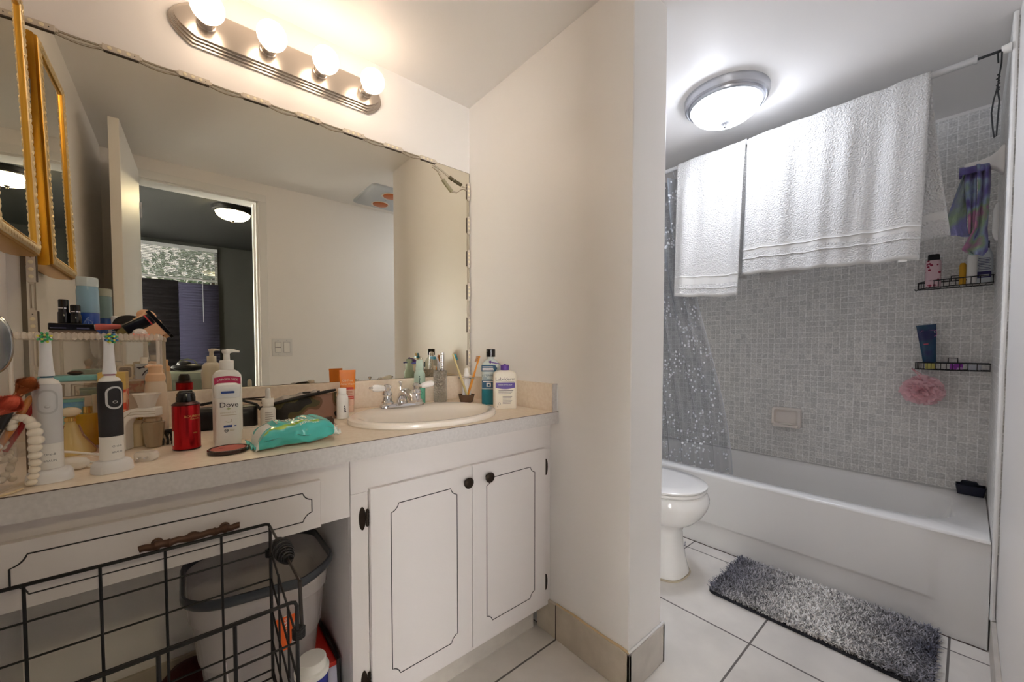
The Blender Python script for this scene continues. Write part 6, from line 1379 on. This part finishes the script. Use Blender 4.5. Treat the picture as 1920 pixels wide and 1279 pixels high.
b = MB(); b.rings([[(x*s_*(1+.06*math.sin(7*math.atan2(y, x)+z*30)), y*s_*(1+.06*math.sin(5*math.atan2(y, x)-z*20)), z) for x, y in sup(.085, .066, 2.3, 48)] for s_, z in ((.8, 0), (1.0, .02), (1.02, .08), (.9, .12), (.6, .15), (.2, .17))], 0); b.build('bag_body', mat('maroon_cloth', (70, 14, 12), .75, bump=(60, .6, .008)), t, smooth=70)
t = thing('black_appliance_cord', 'thick black cord hanging down between the bin and the cabinet side', 'cord', (.297, 1.36, .0005))
b = MB(); b.tube([(.004, .10, .50), (.004, .06, .46), (.003, .0, .40), (.003, -.03, .34), (.001, -.06, .28), (.0, -.10, .246), (.0, -.2, .2425), (.002, -.285, .24), (.004, -.292, .12), (.003, -.292, .008)], .0055, 8); b.build('cord_run', BLACK, t)
b = MB(); b.box(-.012, .012, -.012, .012, .488, .512); b.build('wall_hook', BLACK, t, bevel=.002, loc=(.001, .10, 0))
# ================================================================== WIRE BASKET hung on the drawer handle
KB, KF, KX1 = .956, .690, .1335
t = thing('wire_basket', 'black grid wire basket hung over the drawer handle in front of the knee space', 'basket', (-.07, .82, .36))
def P(x, y, z): return (x+.07, y-.82, z-.36)
cw = .0825; nC = 5; KX0 = KX1-cw*nC; ztB, ztF, zb_ = .6975, .6655, .362
ZL = [.6975, .638, .578, .512, .445, .380]
b = MB()
b.tube([P(KX1, KB, zb_), P(KX1, KB, ztB-.008), P(KX1-.0025, KB, ztB-.002), P(KX1-.008, KB, ztB), P(KX0+.008, KB, ztB), P(KX0, KB, ztB-.008), P(KX0, KB, zb_)], .0031, 10)
for z in ZL[1:]: b.tube([P(KX0, KB, z), P(KX1, KB, z)], .0018, 8)
for k in range(1, nC): b.tube([P(KX1-cw*k, KB, ztB), P(KX1-cw*k, KB, zb_)], .0022, 8)
b.build('back_panel', WIRE, t)
b = MB()
for x in (KX0, KX1): pass
seg = [(KX1, ztF)]
b.tube([P(KX1-.003, KF, zb_), P(KX1-.003, KF, ztF-.008), P(KX1-.0055, KF, ztF-.002), P(KX1-.011, KF, ztF), P(KX1-cw, KF, ztF-.001), P(KX0+.01, KF, ztF-.002), P(KX0, KF, ztF-.01), P(KX0, KF, zb_)], .0029, 10)
for k in range(1, nC): b.tube([P(KX1-cw*k-.001, KF, ztF-.001), P(KX1-cw*k-.001, KF, zb_)], .0026, 8)
for z in (.598, .530, .462, .395): b.tube([P(KX0, KF, z), P(KX1-.003, KF, z)], .0018, 8)
b.build('front_panel', WIRE, t)
for x in (KX1, KX0):
    b = MB()
    for (za, zb2) in ((.640, .598), (.578, .530), (.512, .462), (.445, .395), (.380, .364)): b.tube([P(x, KB, za), P(x-.002, KF, zb2)], .0018, 8)
    for k in (1, 2): y = KB+(KF-KB)*k/3; b.tube([P(x, y, .640-.042*k/3), P(x, y, zb_)], .0020, 8)
    b.build('side_panel', WIRE, t)
b = MB()
for k in range(nC+1): b.tube([P(KX0+cw*k, KB, zb_), P(KX0+cw*k, KF, zb_)], .0018, 8)
for k in range(4): y = KB+(KF-KB)*k/3; b.tube([P(KX0, y, zb_), P(KX1, y, zb_)], .0018, 8)
b.build('bottom_grid', WIRE, t)
for y, z in ((KB, .635), (KF+.004, .610)):
    b = MB()
    for q in range(5): b.tube([(.008*math.cos(R(a)), .003*(q-2), .008*math.sin(R(a))) for a in range(0, 360, 40)], .0024, 6, closed=True)
    b.xf(0, Matrix.Translation(P(KX1, y, z)) @ Matrix.Rotation(R(90), 4, 'X')); b.ball(P(KX1+.002, y, z), (.007, .007, .010), 0, 10, 8); b.build('handle_pivot', WIRE, t)
# folded carrying handle along the right end
hA = P(KX1-.001, KB-.010, .633); hB = P(KX1-.001, KB-.012, .694); hC = P(KX1+.004, KF+.010, .690); hD = P(KX1+.005, KF+.006, .615)
b = MB(); b.tube([hA, hB], .0028, 8); b.tube([hB, hC], .0024, 8); b.tube([hC, hD], .0030, 8); hh = b.build('carry_handle', mat('worn_steel_wire', (70, 64, 60), .35, .7), t)
b = MB(); B0, C0 = Vector(hB), Vector(hC); pts = []
for k in range(0, 361):
    f_ = k/360; s_ = .30+.38*f_; c_ = B0.lerp(C0, s_); rr = .0045+.0105*math.sin(math.pi*min(1, f_*1.0))**.8; a = f_*13*2*math.pi
    pts.append((c_.x+rr*math.cos(a), c_.y, c_.z+rr*math.sin(a)))
b.tube(pts, .0018, 5); b.build('coiled_grip', BLACK, hh)
